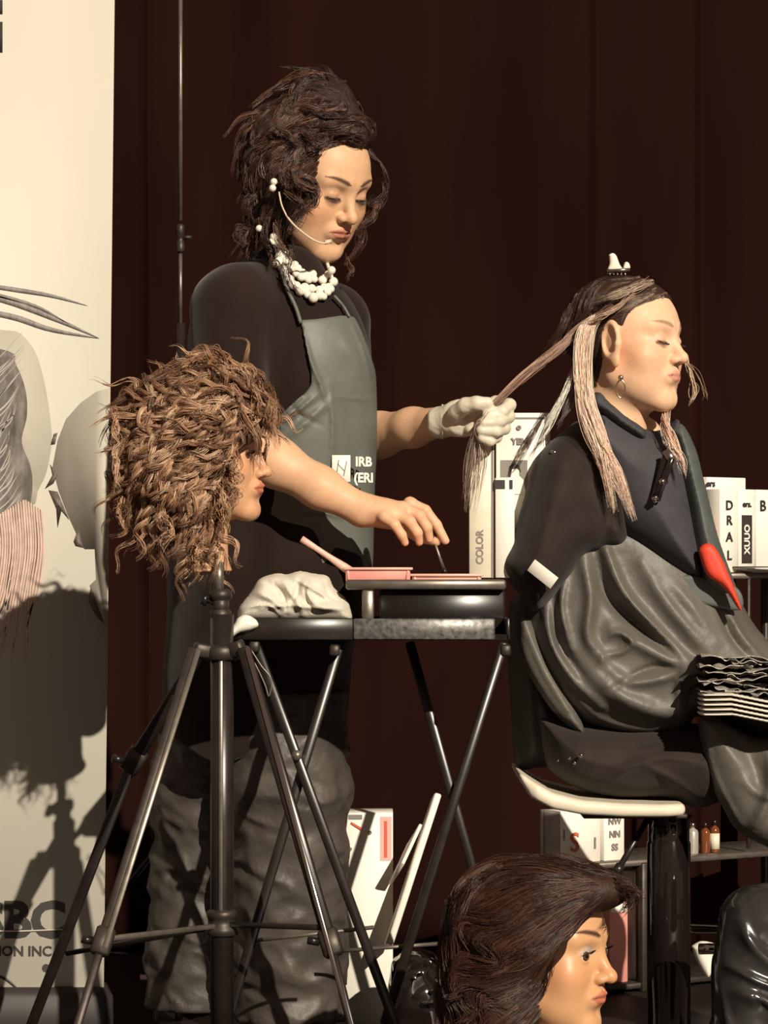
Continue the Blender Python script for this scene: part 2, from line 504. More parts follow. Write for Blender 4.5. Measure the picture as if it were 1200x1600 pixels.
M['blackplastic'] = mat('black_plastic', (.012, .009, .008), 0.3, spec=.5)
M['glossblack'] = mat('gloss_black', (.012, .008, .007), 0.08, spec=.6, coat=.6)
M['shirt'] = mat('black_shirt', (.016, .008, .006), 0.85, spec=.15, noise=(8, .35), sheen=.15, bump=(900, .3, .0006))
M['apron'] = mat('grey_apron', (.130, .136, .118), 0.5, spec=.35, noise=(14, .14), bump=(60, .25, .003))
M['trouser'] = mat('trouser', (.064, .052, .044), 0.5, spec=.4, noise=(9, .3), bump=(22, .6, .008))
M['satin'] = mat('satin_cape', (.115, .102, .088), 0.5, spec=.45, noise=(10, .12), bump=(45, .5, .004))
M['slate'] = mat('slate_cape', (.058, .054, .060), 0.7, spec=.25, noise=(40, .1), bump=(500, .3, .0008))
M['slategreen'] = mat('slate_green_cape', (.095, .108, .100), 0.55, spec=.35, noise=(40, .12), bump=(300, .3, .0008))
M['matteblack'] = mat('matte_black_cloth', (.028, .019, .016), 0.8, spec=.2, noise=(20, .2), sheen=.1, bump=(300, .3, .001))
M['glovec'] = mat('latex_glove', (.66, .60, .47), 0.42, spec=.4, bump=(90, .5, .002), sss=.05)
M['pink'] = mat('pink_plastic', (.80, .33, .28), 0.4, sss=.05)
M['palepink'] = mat('pale_pink_plastic', (.80, .45, .36), 0.4)
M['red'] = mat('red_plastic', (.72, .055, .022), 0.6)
M['redink'] = mat('red_ink', (.62, .11, .05), 0.6)
M['pinkink'] = mat('pink_ink', (.80, .42, .38), 0.6)
M['amber'] = mat('amber_bottle', (.16, .045, .015), 0.12, spec=.6, coat=.4)
M['silverlabel'] = mat('silver_label', (.42, .38, .34), 0.35, metal=.3)
M['foil'] = mat('foil', (.40, .36, .31), 0.38, metal=.35, noise=(70, .5), bump=(60, .8, .004))
M['wire'] = mat('pale_wire', (.7, .55, .4), 0.35)
# ------------------------------------------------------------ heads
def head_f(P, eyes='down', neck=((0, .025, -.06), (0, .035, -.19)), nr=(.050, .056), full=0.0, ear=True, nose=1.0, eary=.012, es=1.0, lipk=1.0):
    """head in its own frame: face to -Y, about .225 high, origin between the ears"""
    S = P.copy(); S[..., 0] = np.abs(S[..., 0])
    d = ell(S, (0, .018, .036), (.074, .094, .083))
    d = smin(d, ell(S, (0, -.022, .030), (.064, .066, .066)), .03)
    d = smin(d, ell(S, (0, -.028, -.028), (.056 + full, .056, .076)), .02)
    d = smin(d, cap(S, (.014, -.064, -.090), (.047 + full, -.004, -.050), .016, .016), .03)
    d = smin(d, ell(S, (.032 + full, -.040, -.050), (.024, .030, .034)), .022)   # fills the cheek
    d = smin(d, sph(S, (0, -.0695, -.093), .0145), .018)                     # chin
    d = smin(d, ell(S, (.040, -.054, -.020), (.022 + full, .022, .024)), .022)   # cheek
    d = smin(d, cap(S, (.008, -.080, .028), (.042, -.066, .030), .009, .010), .014)  # brow
    if neck is not None:
        d = smin(d, cap(S, neck[0], neck[1], nr[0], nr[1]), .02)
    d = smax(d, -ell(S, (.031, -.098, .009), (.018, .020, .0125)), .014)     # socket
    d = smin(d, cap(S, (0, -.080, .018), (0, -.100 - .006 * (nose - 1), -.020), .0065, .0085), .012)
    d = smin(d, sph(S, (0, -.1035 - .006 * (nose - 1), -.0235), .0088), .008)
    d = smin(d, ell(S, (.0115, -.0915, -.0265), (.0068, .0095, .0068)), .006)
    d = smax(d, -ell(S, (.0065, -.0965, -.0335), (.0036, .0052, .0042)), .003)
    d = smin(d, ell(S, (0, -.080, -.052), (.026, .013, .017)), .012)        # muzzle
    # lips
    up = np.minimum(cap(S, (.0045, -.0945 + .003 * (1.6 - lipk), -.0470), (.023, -.0795, -.0525), .0040 * lipk ** .5, .0018), 1)
    lo_ = cap(S, (0, -.0930 + .003 * (1.6 - lipk), -.0565), (.020, -.0795, -.0545), .0047 * lipk ** .5, .0018)
    d = smin(d, up, .004); d = smin(d, lo_, .004)
    d = smax(d, -cap(S, (0, -.0985, -.0517), (.022, -.0840, -.0527), .0018, .0010), .002)
    d = smax(d, -ell(S, (0, -.094, -.072), (.016, .008, .006)), .010)        # below the lip
    # eyelids and globe
    g = (.031, -.0705, .0075)
    if eyes == 'open':
        lid = sph(S, g, .0140)
        slit = ell(S, (.0312, -.086, .0070), (.0142, .012, .0066))
        d = smin(d, smax(lid, -slit, .002), .004)
        d = smax(d, -smax(slit, sph(S, g, .0145), .001), .001)
    else:
        lid = sph(S, g, .0138)
        d = smin(d, lid, .005)
        d = smax(d, -cap(S, (.0185, -.0835, .0015), (.0435, -.0790, .0020), .0014), .002)
        d = smax(d, -cap(S, (.0200, -.0860, .0150), (.0430, -.0800, .0150), .0012), .003)
    if ear:
        R = rotm(0.35, 0, 0)
        Q = ((S - n3((.0745, eary, .002))) @ R) / es
        # ear shell: flattened ring with a lobe
        ring = np.hypot(np.hypot(Q[..., 1] / 0.62, Q[..., 2] - .004) - .024, Q[..., 0] * 1.1 - .003) - .0052
        disc = ell(Q, (0, 0, 0), (.004, .015, .024))
        lobe = ell(Q, (.001, -.006, -.025), (.0045, .008, .010))
        tr = sph(Q, (.003, -.013, -.002), .005)
        e = smin(smin(smin(ring, disc, .004), lobe, .006), tr, .004)
        d = smin(d, e * es, .005)
    return d
def mk(P, c, s, sharp=2.0):
    """soft patch mask"""
    q = (((P - n3(c)) / n3(s)) ** 2).sum(-1)
    return np.exp(-np.power(q, sharp))
def head_col(P, base, lip, blush, brow, lid, browdark=.8, lash=None, blushamt=.5, browz=.030):
    S = P.copy(); S[:, 0] = np.abs(S[:, 0])
    c = np.tile(n3(base), (len(P), 1))
    def mix(m, k): 
        nonlocal c
        c = c * (1 - m[:, None]) + n3(k) * m[:, None]
    mix(blushamt * mk(S, (.052, -.045, -.022), (.026, .04, .026), 1.0), blush)
    mix(.5 * blushamt * mk(S, (0, -.105, -.024), (.012, .012, .010), 1.0), blush)
    mix(.75 * mk(S, (.031, -.085, .013), (.016, .02, .008), 2.0), lid)
    fz = (S[:, 1] < -.055)
    # brows: arched stroke
    bz = browz + .007 * np.sin(np.clip((S[:, 0] - .012) / .038, 0, 1) * PI * .62)
    bw = np.interp(S[:, 0], [.010, .016, .035, .052], [0, .0042, .0034, .0008])
    mb = np.exp(-((P[:, 2] - bz) / (bw + 1e-5)) ** 4) * (S[:, 0] > .010) * (S[:, 0] < .053) * (S[:, 1] < -.035)
    mix(np.clip(browdark * 1.25, 0, 1) * mb, brow)
    # lips
    x = S[:, 0]
    top = np.interp(x, [0, .006, .024], [-.0445, -.0420, -.0520]); bot = np.interp(x, [0, .010, .024], [-.0635, -.0620, -.0535])
    ml = np.clip((top - P[:, 2]) / .0012 + .5, 0, 1) * np.clip((P[:, 2] - bot) / .0012 + .5, 0, 1) * (x < .0245) * (P[:, 1] < -.07)
    mix(.9 * ml, lip)
    md = np.exp(-((P[:, 2] + .0520 + .02 * x) / .0011) ** 2) * (x < .023) * (P[:, 1] < -.07)
    mix(.8 * md, n3(lip) * .3)
    mix(.8 * mk(S, (.0065, -.0965, -.0325), (.0040, .0060, .0035), 2), n3(base) * .2)
    if lash is not None:
        dz = P[:, 2] - .0018 + 3.0 * (S[:, 0] - .031) ** 2 * 6
        m = np.exp(-((P[:, 2] - (.0010 + 5 * (S[:, 0] - .031) ** 2)) / .0023) ** 2) * (np.abs(S[:, 0] - .031) < .0150) * (P[:, 1] < -.06)
        mix(.92 * m, lash)
    return c
def eyeball(side, R, o, iris=(.10, .05, .03), gaze=(0, 0)):
    """open eye set in its socket"""
    n, mm = 24, 16
    c = n3((side * .031, -.0705, .0075)); r = .0131
    V, cols = [], []
    g = n3((gaze[0], -1, gaze[1])); g /= np.linalg.norm(g)
    Fc = []
    u = np.cross(g, (0, 0, 1.0)); u /= np.linalg.norm(u); w = np.cross(u, g)
    th = np.concatenate([np.linspace(0, .9, 22), np.linspace(1.0, PI, 8)])
    for a in th:
        for j in range(n):
            b = 2 * PI * j / n
            V.append(c + r * (math.cos(a) * g + math.sin(a) * (math.cos(b) * u + math.sin(b) * w)))
            cols.append((.004, .003, .003) if a < .21 else iris if a < .47 else n3(iris) * .3 if a < .54 else (.72, .62, .54))
    m = len(th)
    Fc = np.array([(i * n + j, i * n + (j + 1) % n, (i + 1) * n + (j + 1) % n, (i + 1) * n + j) for i in range(m - 1) for j in range(n)])
    return (np.array(V) @ R.T + o, Fc), np.array(cols)
def lashes(side, R, o, openeye=True):
    """fine lashes along the upper lid"""
    c = n3((side * .031, -.0705, .0075)); L = []
    for k in range(26):
        x = -.0125 + .025 * k / 25
        z = (.0052 if openeye else -.0055) * (1 - (x / .0145) ** 2)
        z = z if openeye else z * 1.0
        y = -math.sqrt(max(.0146 ** 2 - x * x - z * z, 1e-6))
        p = c + n3((x, y, z)); out = n3((x * .35, -.007, .0035 if openeye else -.0045))
        P_ = crom([p, p + out * .6 + n3((0, 0, -.001)), p + out], 5)
        L.append((P_[None], np.linspace(.00045, .00012, 5)[None]))
    V, q, cc = hairmesh(L, [(.01, .006, .005)], 0)
    return (V @ R.T + o, q), cc
# ------------------------------------------------------------ camera, sun, air
w = bpy.data.worlds.new('world'); C.world = w; w.use_nodes = True
bg = w.node_tree.nodes['Background']; bg.inputs[0].default_value = (.62, .42, .33, 1); bg.inputs[1].default_value = .25
s = bpy.data.lights.new('sun', 'SUN'); s.energy = 4.9; s.color = (1, .90, .74); s.angle = .009
so = bpy.data.objects.new('sun', s); COL.objects.link(so)
so.location = (2, -4, 4); so.rotation_euler = Vector((-.31, .70, -.37)).to_track_quat('-Z', 'Y').to_euler()
cam = bpy.data.cameras.new('camera'); cam.sensor_width = 36; cam.sensor_fit = 'AUTO'; cam.lens = F / 1600 * 36; cam.shift_y = 100 / 1600
co = bpy.data.objects.new('camera', cam); COL.objects.link(co); co.location = (0, -CAMD, CAMZ); co.rotation_euler = (PI / 2, 0, 0)
C.camera = co
C.view_settings.view_transform = 'Standard'; C.view_settings.look = 'None'; C.view_settings.gamma = 1; C.view_settings.use_curve_mapping = False
C.view_settings.exposure = 0.0
# ------------------------------------------------------------ stage
M['stage'] = mat('stage_floor', (.016, .009, .007), 0.5, noise=(6, .4), bump=(200, .2, .001))
M['backing'] = mat('stage_back_wall', (.010, .0045, .0035), 0.9, spec=.1)
M['curtain'] = mat('black_curtain', (.0150, .0048, .0036), 0.95, spec=.03, noise=(5, .25), stretch=(1, 1, .2))
tag(part('floor', bx((0, .3, -.05), (5, 4.2, .1)), M['stage'], base=(0, .3, -.1)), kind='structure')
tag(part('wall_back', bx((0, 1.85, 1.3), (5, .1, 2.6)), M['backing']), kind='structure')
def curtain(xa, xb, seed, label, Y=1.45, z0=.012, z1=2.5, amp=.012):
    r = np.random.default_rng(seed)
    nx, nz = 160, 30
    xs = np.linspace(xa, xb, nx); zs = np.linspace(z0, z1, nz)
    X, Z = np.meshgrid(xs, zs, indexing='ij')
    y = Y + amp * np.sin(X * 21 + seed + .6 * np.sin(X * 9 + seed)) * (.6 + .4 * np.sin(X * 5 + seed)) + .006 * np.sin(Z * 3 + X * 14)
    y = y - .012 * np.exp(-((X - xb) / .012) ** 2)
    V = np.concatenate([np.stack([X, y, Z], -1).reshape(-1, 3), np.stack([X, y + .006, Z], -1).reshape(-1, 3)])
    n = nx * nz; Fc = []
    for i in range(nx - 1):
        for j in range(nz - 1):
            q = (i * nz + j, (i + 1) * nz + j, (i + 1) * nz + j + 1, i * nz + j + 1)
            Fc.append(q); Fc.append(tuple(n + k for k in q[::-1]))
    for i in range(nx - 1):
        Fc.append((i * nz, n + i * nz, n + (i + 1) * nz, (i + 1) * nz)); Fc.append((i * nz + nz - 1, (i + 1) * nz + nz - 1, n + (i + 1) * nz + nz - 1, n + i * nz + nz - 1))
    for j in range(nz - 1):
        Fc.append((j, j + 1, n + j + 1, n + j)); k = (nx - 1) * nz; Fc.append((k + j, n + k + j, n + k + j + 1, k + j + 1))
    o = part('stage_curtain', (V, Fc), M['curtain'])
    tag(o, label, 'curtain', 'black stage curtains')
xq = [at(p, 0, 1.45)[0] for p in (-560, 232, 930, 1093, 1800)]
labs = ['black curtain panel behind the white printed banner', 'wide black curtain panel behind the standing hairdresser',
        'narrow black curtain panel directly above the seated client', 'black curtain panel at the right behind the metal shelf']
for i in range(4): curtain(xq[i] - (.006 if i else 0), xq[i + 1] + .006, i * 2 + 1, labs[i], Y=1.45 + .012 * (i % 2))
# ------------------------------------------------------------ banner
YB = .25
bt = thing('roll_up_banner', (at(-150, 0, YB)[0], YB + .05, 0), 'tall cream banner with printed hair model and bold black letters, left edge of stage', 'banner')
M['banner'] = mat('banner_print', (.60, .56, .475), 0.6, noise=(5, .035, 2), bump=(2.2, .35, .02), stretch=(1, 1, .5))
rx = lambda py: 179 - (py / 1560) * 17
bl = [(-420, -120), (rx(-120), -120), (rx(1562), 1562), (-420, 1562)]
part('printed_panel', slabpx(bl, YB, .003), M['banner'], bt)
c0 = at(-125, 1575, YB)
part('base_cassette', bx((c0[0], YB + .03, .045), (abs(at(170, 0, YB)[0] - at(-430, 0, YB)[0]), .11, .09), bev=.015), M['ink'], bt)
t_ = at(0, -120, YB)[2]
part('top_rail', bx((at(-120, 0, YB)[0], YB + .002, t_), (.66, .02, .02), bev=.005), M['greymetal'], bt)
part('support_pole', rod((c0[0], YB + .04, .08), (c0[0], YB + .02, t_), .009), M['greymetal'], bt)
def flat(pts, dy): 
    V, Fc = slabpx([p for p in pts], YB - dy, .0004); return V, Fc
def sm(pts, m=5):
    p = np.array(pts + [pts[0]], float); return [tuple(q) for q in crom(p, len(p) * m)[:-1]]
M['printgrey'] = mat('print_pale_grey', (.46, .425, .35), .6, noise=(20, .04))
M['printdark'] = mat('print_dark', (.13, .10, .085), .6, noise=(120, .4))
M['printpink'] = mat('print_pink', (.62, .44, .36), .6, noise=(60, .15))
M['printhair'] = mat('print_hair', (.24, .21, .19), .6, noise=(160, .3), stretch=(1, 1, .3))
part('printed_grey_shape', flat(sm([(-80, 500), (0, 515), (30, 520), (55, 550), (70, 600), (80, 665), (80, 700), (72, 740), (60, 765), (40, 800), (-80, 820)]), .0006), M['printgrey'], bt)
part('printed_grey_shape', flat([(171, 606), (150, 612), (125, 630), (103, 655), (90, 688), (82, 730), (92, 768), (106, 805), (122, 840), (132, 858), (148, 858), (150, 905), (140, 915), (150, 940), (167, 985)], .0006), M['printgrey'], bt)
for k, p in enumerate([[(79, 695), (84, 678), (90, 676), (86, 694)], [(70, 764), (82, 742), (78, 725), (90, 742), (84, 755)],
          [(76, 766), (90, 768), (103, 800), (108, 812), (96, 798), (90, 825), (88, 795)], [(115, 846), (122, 826), (127, 845), (131, 856), (118, 853)],
          [(138, 940), (142, 916), (152, 945), (163, 975), (150, 962)]]):
    part('printed_mark', flat(p, .001), M['printdark'], bt)
V0 = []
def strip(pts, w0, dy, m=14):
    P_ = crom([at(a, b, YB - dy) for a, b in pts], m); t = np.linspace(0, 1, m)
    T = np.gradient(P_, axis=0); T /= np.linalg.norm(T, axis=1)[:, None]; Nn = np.cross(T, (0, 1, 0))
    wv = (w0 * np.sin(PI * (0.25 + .75 * t)) ** .8)[:, None] / F * 5.25
    A = P_ + Nn * wv; B = P_ - Nn * wv
    V = np.concatenate([A, B, A + [0, .0003, 0], B + [0, .0003, 0]])
    Fc = []
    for i in range(m - 1):
        Fc += [(i, i + 1, m + i + 1, m + i), (2 * m + i, 3 * m + i, 3 * m + i + 1, 2 * m + i + 1), (i, 2 * m + i, 2 * m + i + 1, i + 1), (m + i, m + i + 1, 3 * m + i + 1, 3 * m + i)]
    return V, Fc
S1 = [([(-60, 440), (20, 452), (80, 462), (138, 478)], 3.5), ([(-60, 455), (10, 470), (90, 500), (156, 529)], 4.5), ([(-60, 480), (20, 495), (80, 515), (156, 529)], 4.5), ([(-60, 450), (0, 462), (60, 480), (110, 508)], 3)]
part('printed_hair_wisps', join(*[strip(a, b, .0012) for a, b in S1]), M['printhair'], bt)
part('printed_hair', flat(sm([(-200, 520), (0, 545), (25, 570), (40, 610), (42, 650), (34, 690), (48, 730), (50, 770), (38, 830), (24, 900), (0, 960), (-200, 990)]), .0012), mat('print_braid', (.16, .14, .125), .6, noise=(70, .5), stretch=(1, 1, .4)), bt)
L1 = []
for k in range(46):
    y = 540 + k * 9.5; a = random.uniform(-14, 14)
    L1.append(strip([(-190, y + 90), (-60, y + 60), (0 + a, y + 22), (28 + 12 * math.sin(y / 40), y - 20 + a)], random.uniform(.8, 2.2), .0018))
part('printed_hair_highlights', join(*L1), mat('print_hair_light', (.50, .45, .40), .6), bt)
L2 = []
for k in range(30):
    x = -60 + k * 4; L2.append(strip([(x + 8, 780 + abs(30 - x) * .6), (x + 12, 860), (x + 2, 930), (x - 14 + random.uniform(-8, 14), 1000 + random.uniform(-30, 40))], random.uniform(1.5, 3.0), .0022))
part('printed_pink_hair_ends', join(*L2), M['printpink'], bt)
M['letter'] = mat('letter_black', (.035, .028, .026), .6)
def banner_text(body, px, py, size, bold=0, sx=1.0):
    part('printed_lettering', place(text(body, size, .0008, bold, sx), at(px, py, YB - .0012)), M['letter'], bt, smooth=False)
banner_text('SBC', 36, 1440, .085, .0035, 1.0)
banner_text('FASHION INC', 14, 1487, .024, .0006)
banner_text('•', 72, 1514, .04, .002)
for a, b in ((0, 22), (34, 82)): part('printed_mark', flat([(-40, a), (4, a), (4, b), (-40, b)], .001), M['letter'], bt)
part('printed_rule', strip([(-60, 1452), (20, 1455), (104, 1452), (106, 1453)], 1.2, .0030) , M['printgrey'], bt)
part('printed_curve', strip([(-30, 1520), (5, 1528), (30, 1548), (45, 1562)], 2.0, .0012), M['letter'], bt)
# ------------------------------------------------------------ slim pole
pt = thing('light_stand', (at(282, 0, .9)[0], .9, 0), 'slim silver light pole with a black joint against the dark curtain', 'stand')
p0, p1, p2, p3 = [at(282, y, .9) for y in (-60, 345, 395, 505)]
part('upper_tube', rod(p0, p1, .0042), M['greymetal'], pt)
part('joint_collar', join(lathe(p2, [(.0065, 0), (.0085, .004), (.0085, .02), (.006, .022), (.006, .03), (.0085, .032), (.0085, .05), (.006, .056)]), rod(p2 + n3((.004, 0, .03)), p2 + n3((.022, 0, .03)), .004)), M['darkmetal'], pt)
part('lower_tube', rod(p2, p3, .0038), M['greymetal'], pt)
part('black_tube', rod(p3, (p3[0], .9, .30), .010), M['blackmetal'], pt)
for a in (0.4, 2.5, 4.6):
    part('leg', rod((p3[0], .9, .32), (p3[0] + .33 * math.cos(a), .9 + .33 * math.sin(a), .008), .008), M['blackmetal'], pt)
for x, y, ww, lb in ((240, 1528, 42, 'short strip of white tape on the dark stage floor beside the tripod leg'), (152, 1597, 30, 'white tape scrap at the bottom beside the tripod foot')):
    Yt = .8 * F / (y - 900) - 5
    a = at(x, y, Yt)
    tag(part('floor_tape', bx((a[0], a[1], .002), (ww / F * (5 + Yt), .05, .003), rotm(.1)), M['white']), lb, 'tape')
# ------------------------------------------------------------ folding tray table
YT = -.42
def zt(py, Y): return at(0, py, Y)[2]
tb = thing('folding_table', (at(580, 0, YT)[0], -.15, 0), 'black folding tray table with crossed legs and scuffed metal rim in front of the hairdresser', 'table')
xl, xr = at(370, 0, YT)[0], at(794, 0, YT)[0]
zt0, zt1 = zt(1000, YT), zt(966, YT)
part('tray_bottom', bx(((xl + xr) / 2, -.295, zt0 + .004), (xr - xl, .25, .008)), M['blackmetal'], tb)
wl = at(552, 0, YT)[0]
part('front_rim', bx(((xl + wl) / 2, YT + .001, (zt0 + zt1) / 2), (wl - xl, .006, zt1 - zt0), bev=.002), M['blackmetal'], tb)
o = part('scuffed_rim_plate', bx(((wl + xr - .02) / 2, YT - .0005, (zt0 + zt1) / 2), (xr - wl - .02, .008, zt1 - zt0 - .001), bev=.002), M['tray'], tb); o['label'] = 'scuffed grey metal plate on the front rim'
for x in (xl, xr): part('side_rim', bx((x, -.295, (zt0 + zt1) / 2), (.006, .25, zt1 - zt0), bev=.002), M['blackmetal'], tb)
part('rear_rim', bx(((xl + xr) / 2, -.17, (zt0 + zt1) / 2), (xr - xl, .006, zt1 - zt0), bev=.002), M['blackmetal'], tb)
for (a, b, Y, m_) in (((398, 1003), (632, 1640), -.40, 'blackmetal'), ((532, 1003), (342, 1640), -.385, 'blackmetal'), ((640, 1003), (806, 1600), -.19, 'blackmetal'), ((788, 1003), (600, 1600), -.205, 'blackmetal')):
    part('leg', bar(at(*a, Y), at(*b, Y), .015, .012), M[m_], tb)
for (a, b, Y) in (((392, 1470), (584, 1449), -.37), ((530, 1486), (692, 1474), -.18)):
    part('cross_bar', rod(at(*a, Y), at(*b, Y), .0032), M['greymetal'], tb)
part('pivot_bolt', rod(at(464, 1180, -.415), at(464, 1180, -.375), .008), M['greymetal'], tb)
for x, y in ((523, 1016), (790, 1016), (398, 1010)):
    part('bracket', bx(at(x, y, YT + .012), (.016, .02, .018), bev=.003), M['darkmetal'], tb)
# case standing on the table
cs = thing('equipment_case', at(680, 966, -.24), 'low black case with a grey topped lid tray standing on the folding table', 'case')
x0, x1 = at(592, 0, -.34)[0], at(790, 0, -.34)[0]
part('case_body', bx(((x0 + x1) / 2, -.24, (zt0 + .008 + zt(922, -.36)) / 2), (x1 - x0, .20, zt(922, -.36) - zt0 - .008), bev=.004), M['blackplastic'], cs)
x2 = at(540, 0, -.36)[0]
part('lid_tray', bx(((x2 + x1) / 2, -.21, (zt(905, -.36) + zt(922, -.36)) / 2), (x1 - x2, .30, zt(905, -.36) - zt(922, -.36) - .001), bev=.003), M['greymetal'], cs)
part('foot', bx(n3((at(575, 0, -.35)[0], -.35, (zt0 + .008 + zt(922, -.36)) / 2)), (.018, .02, zt(922, -.36) - zt0 - .008), bev=.002), M['greymetal'], cs)
ztop = zt(905, -.36)
# pink dishes
def dish(name, xa, xb, ya, yb, Y, dep, m_, label):
    a, b = at(xa, yb, Y), at(xb, ya, Y); h = b[2] - a[2]; wth = b[0] - a[0]
    o = thing(name, ((a[0] + b[0]) / 2, Y + dep / 2, a[2]), label, 'bowl')
    cx, cy = (a[0] + b[0]) / 2, Y + dep / 2
    th = .004
    part('dish_floor', bx((cx, cy, a[2] + .003), (wth * .94, dep * .94, .006)), m_, o)
    for s_ in (-1, 1):
        part('dish_wall', bx((cx + s_ * (wth / 2 - th), cy, a[2] + h / 2), (th, dep, h), rotm(0, 0, s_ * .10), bev=.0015), m_, o)
        part('dish_wall', bx((cx, cy + s_ * (dep / 2 - th), a[2] + h / 2), (wth, th, h), rotm(0, -s_ * .10), bev=.0015), m_, o)
    part('rim', join(*[bx((cx, cy + s_ * dep / 2, a[2] + h - .0015), (wth + .006, .006, .004), bev=.001) for s_ in (-1, 1)], *[bx((cx + s_ * (wth / 2 + .001), cy, a[2] + h - .0015), (.006, dep + .004, .004), bev=.001) for s_ in (-1, 1)]), M['palepink'], o)
    return o
d1 = dish('tint_bowl', 540, 641, 887, 908, -.33, .085, M['pink'], 'deep pink tint bowl with a brush handle leaning out, left of the two')
d1b = dish('tint_bowl', 644, 752, 897, 907, -.30, .08, M['palepink'], 'shallow pale pink tint bowl under the hand brush')
b_ = thing('tint_brush', at(545, 893, -.29), 'pale pink brush resting in the deeper tint bowl', 'brush')
part('handle', tube(crom([at(471, 842, -.30), at(505, 864, -.30), at(548, 893, -.29)], 10), [.0055, .0052, .005, .0045, .0045, .0045, .005, .006, .0068, .007], 12), M['palepink'], b_)
part('bristles', tube(crom([at(548, 893, -.29), at(570, 903, -.285)], 4), [.0075, .009, .0085, .006], 12, sx=.4), M['blackplastic'], b_)
# towel
TW = [(370, 972), (372, 955), (376, 945), (392, 925), (405, 905), (430, 896), (450, 897), (468, 892), (490, 896), (512, 900), (522, 918), (540, 935), (548, 948), (547, 972), (480, 974), (420, 974)]
tr = [([(380, 950), (420, 945), (440, 960)], .0025, .006), ([(455, 900), (490, 920), (515, 935)], .003, .007), ([(430, 910), (445, 930), (450, 960)], .0025, -.007), ([(485, 905), (478, 925), (490, 955)], .0025, -.007), ([(400, 925), (425, 935), (450, 955)], .006, .010), ([(440, 900), (455, 925), (470, 945), (475, 960)], .005, .010), ([(490, 898), (480, 925), (500, 945), (535, 945)], .006, .012),
      ([(410, 950), (450, 945), (500, 950), (545, 952)], .004, .008), ([(412, 905), (432, 920), (440, 940)], .004, -.008), ([(470, 900), (465, 925), (455, 945)], .004, -.009), ([(505, 905), (515, 930), (530, 940)], .004, -.006)]
vf = solid(TW, -.30, .055, .022, tr, h=.0022, wob=.005)
tag(part('crumpled_towel', vf, M['towel']), 'crumpled cream towel on the left end of the folding table', 'towel')
cl = solid([(366, 975), (372, 965), (385, 960), (400, 968), (404, 978), (392, 985), (372, 990), (356, 1003), (352, 996)], -.43, .012, .01, h=.002)
tag(part('white_clip', cl, M['white']), 'small white clip on the left corner of the folding table', 'clip')
# white product boxes on the table
def carton(name, pts, Y, dep, label, m_='white', cat='box', marks=(), group=None, yaw=0):
    W = ats(pts, Y)
    z0 = W[:, 2].min(); cx = (W[:, 0].min() + W[:, 0].max()) / 2
    o = thing(name, (cx, Y + dep / 2, z0), label, cat, group)
    w_, h_ = W[:, 0].max() - W[:, 0].min(), W[:, 2].max() - z0
    part('carton_body', bx((cx, Y + dep / 2, z0 + h_ / 2), (w_, dep, h_), bev=.0012), M[m_], o)
    for n_, mk_ in enumerate(marks):
        kind = mk_[0]
        if kind == 't':
            _, body, px, py, size, mm = mk_[:6]; R = mk_[6] if len(mk_) > 6 else None
            part('printed_text', place(text(body, size, .0006, .0006), at(px, py, Y - .0006 - .0005 * n_), R), M[mm], o, smooth=False)
        else:
            _, pp, mm = mk_; part('printed_patch', slabpx(pp, Y - .0008 - .0005 * n_, .0007), M[mm], o, smooth=False)
    return o
RV = rotm(0, 0, -PI / 2)
def q4(a, b, c, d): return [(a, b), (c, b), (c, d), (a, d)]
carton('product_box', q4(733, 690, 772, 903), -.10, .03, 'tall narrow cream box standing on the table beside the gloved hand', 'cream', marks=[('t', 'COLOR', 750, 855, .016, 'inkgrey', RV), ('p', q4(768, 690, 771, 903), 'inkgrey')])
carton('display_card', q4(775, 645, 860, 903), -.068, .012, 'large white display card with a small grey portrait behind the white boxes', 'white', 'card',
       marks=[('p', q4(795, 652, 855, 655), 'inkgrey'), ('p', q4(782, 719, 824, 772), 'inkgrey'), ('p', [(797, 735), (803, 727), (811, 732), (811, 743), (818, 750), (822, 772), (786, 772), (790, 754), (798, 748)], 'white'), ('p', [(794, 745), (796, 728), (804, 723), (812, 728), (814, 738), (808, 732), (800, 733), (798, 745)], 'ink'), ('t', 'YEN', 812, 690, .014, 'inkgrey'), ('t', 'o', 811, 667, .014, 'inkgrey')])
carton('product_box', q4(774, 746, 804, 903), -.108, .038, 'slim white box with a black band at its top, right of the tall cream box', marks=[('p', q4(773, 750, 789, 764), 'ink'), ('p', q4(796, 750, 801, 764), 'ink')])
# ------------------------------------------------------------ tripod stand
YP = -.45
px_ = 347
tp = thing('tripod_stand', (at(px_, 0, YP)[0], YP, 0), 'black metal tripod stand carrying the curly haired mannequin head', 'tripod')
A = lambda x, y, dy=0: at(x, y, YP + dy)
part('clamp_stem', rod(A(342, 878), A(342, 925), .0075), M['greymetal'], tp)
part('clamp_collar', lathe(A(345, 968), [(.012, 0), (.016, .003), (.016, .012), (.012, .015), (.012, .028), (.017, .032), (.017, .042), (.010, .046)]), M['darkmetal'], tp)
part('clamp_knob', join(rod(A(345, 945), A(322, 938), .004), rod(A(324, 938), A(316, 936), .010)), M['blackplastic'], tp)
part('centre_column', rod(A(px_, 960), A(px_, 1640), .0175, 24), M['blackmetal'], tp)
part('inner_tube', rod(A(px_ - 2, 930), A(px_ - 2, 962), .0125, 20), M['darkmetal'], tp)
part('column_highlight_strip', bar(A(px_ - 2, 1010, -.0175), A(px_ - 2, 1430, -.0175), .006, .003), M['greymetal'], tp)  # pale strip stands in for the highlight down the dark column
hub = join(lathe(A(px_, 1032), [(.020, 0), (.026, .003), (.026, .018), (.020, .024)]), bar(A(px_, 1022), A(303, 1014, -.02), .022, .018), bar(A(px_, 1022), A(380, 1010, -.03), .022, .018), bar(A(px_, 1022), A(318, 1020, .06), .02, .018))
part('crown_hub', hub, M['darkmetal'], tp)
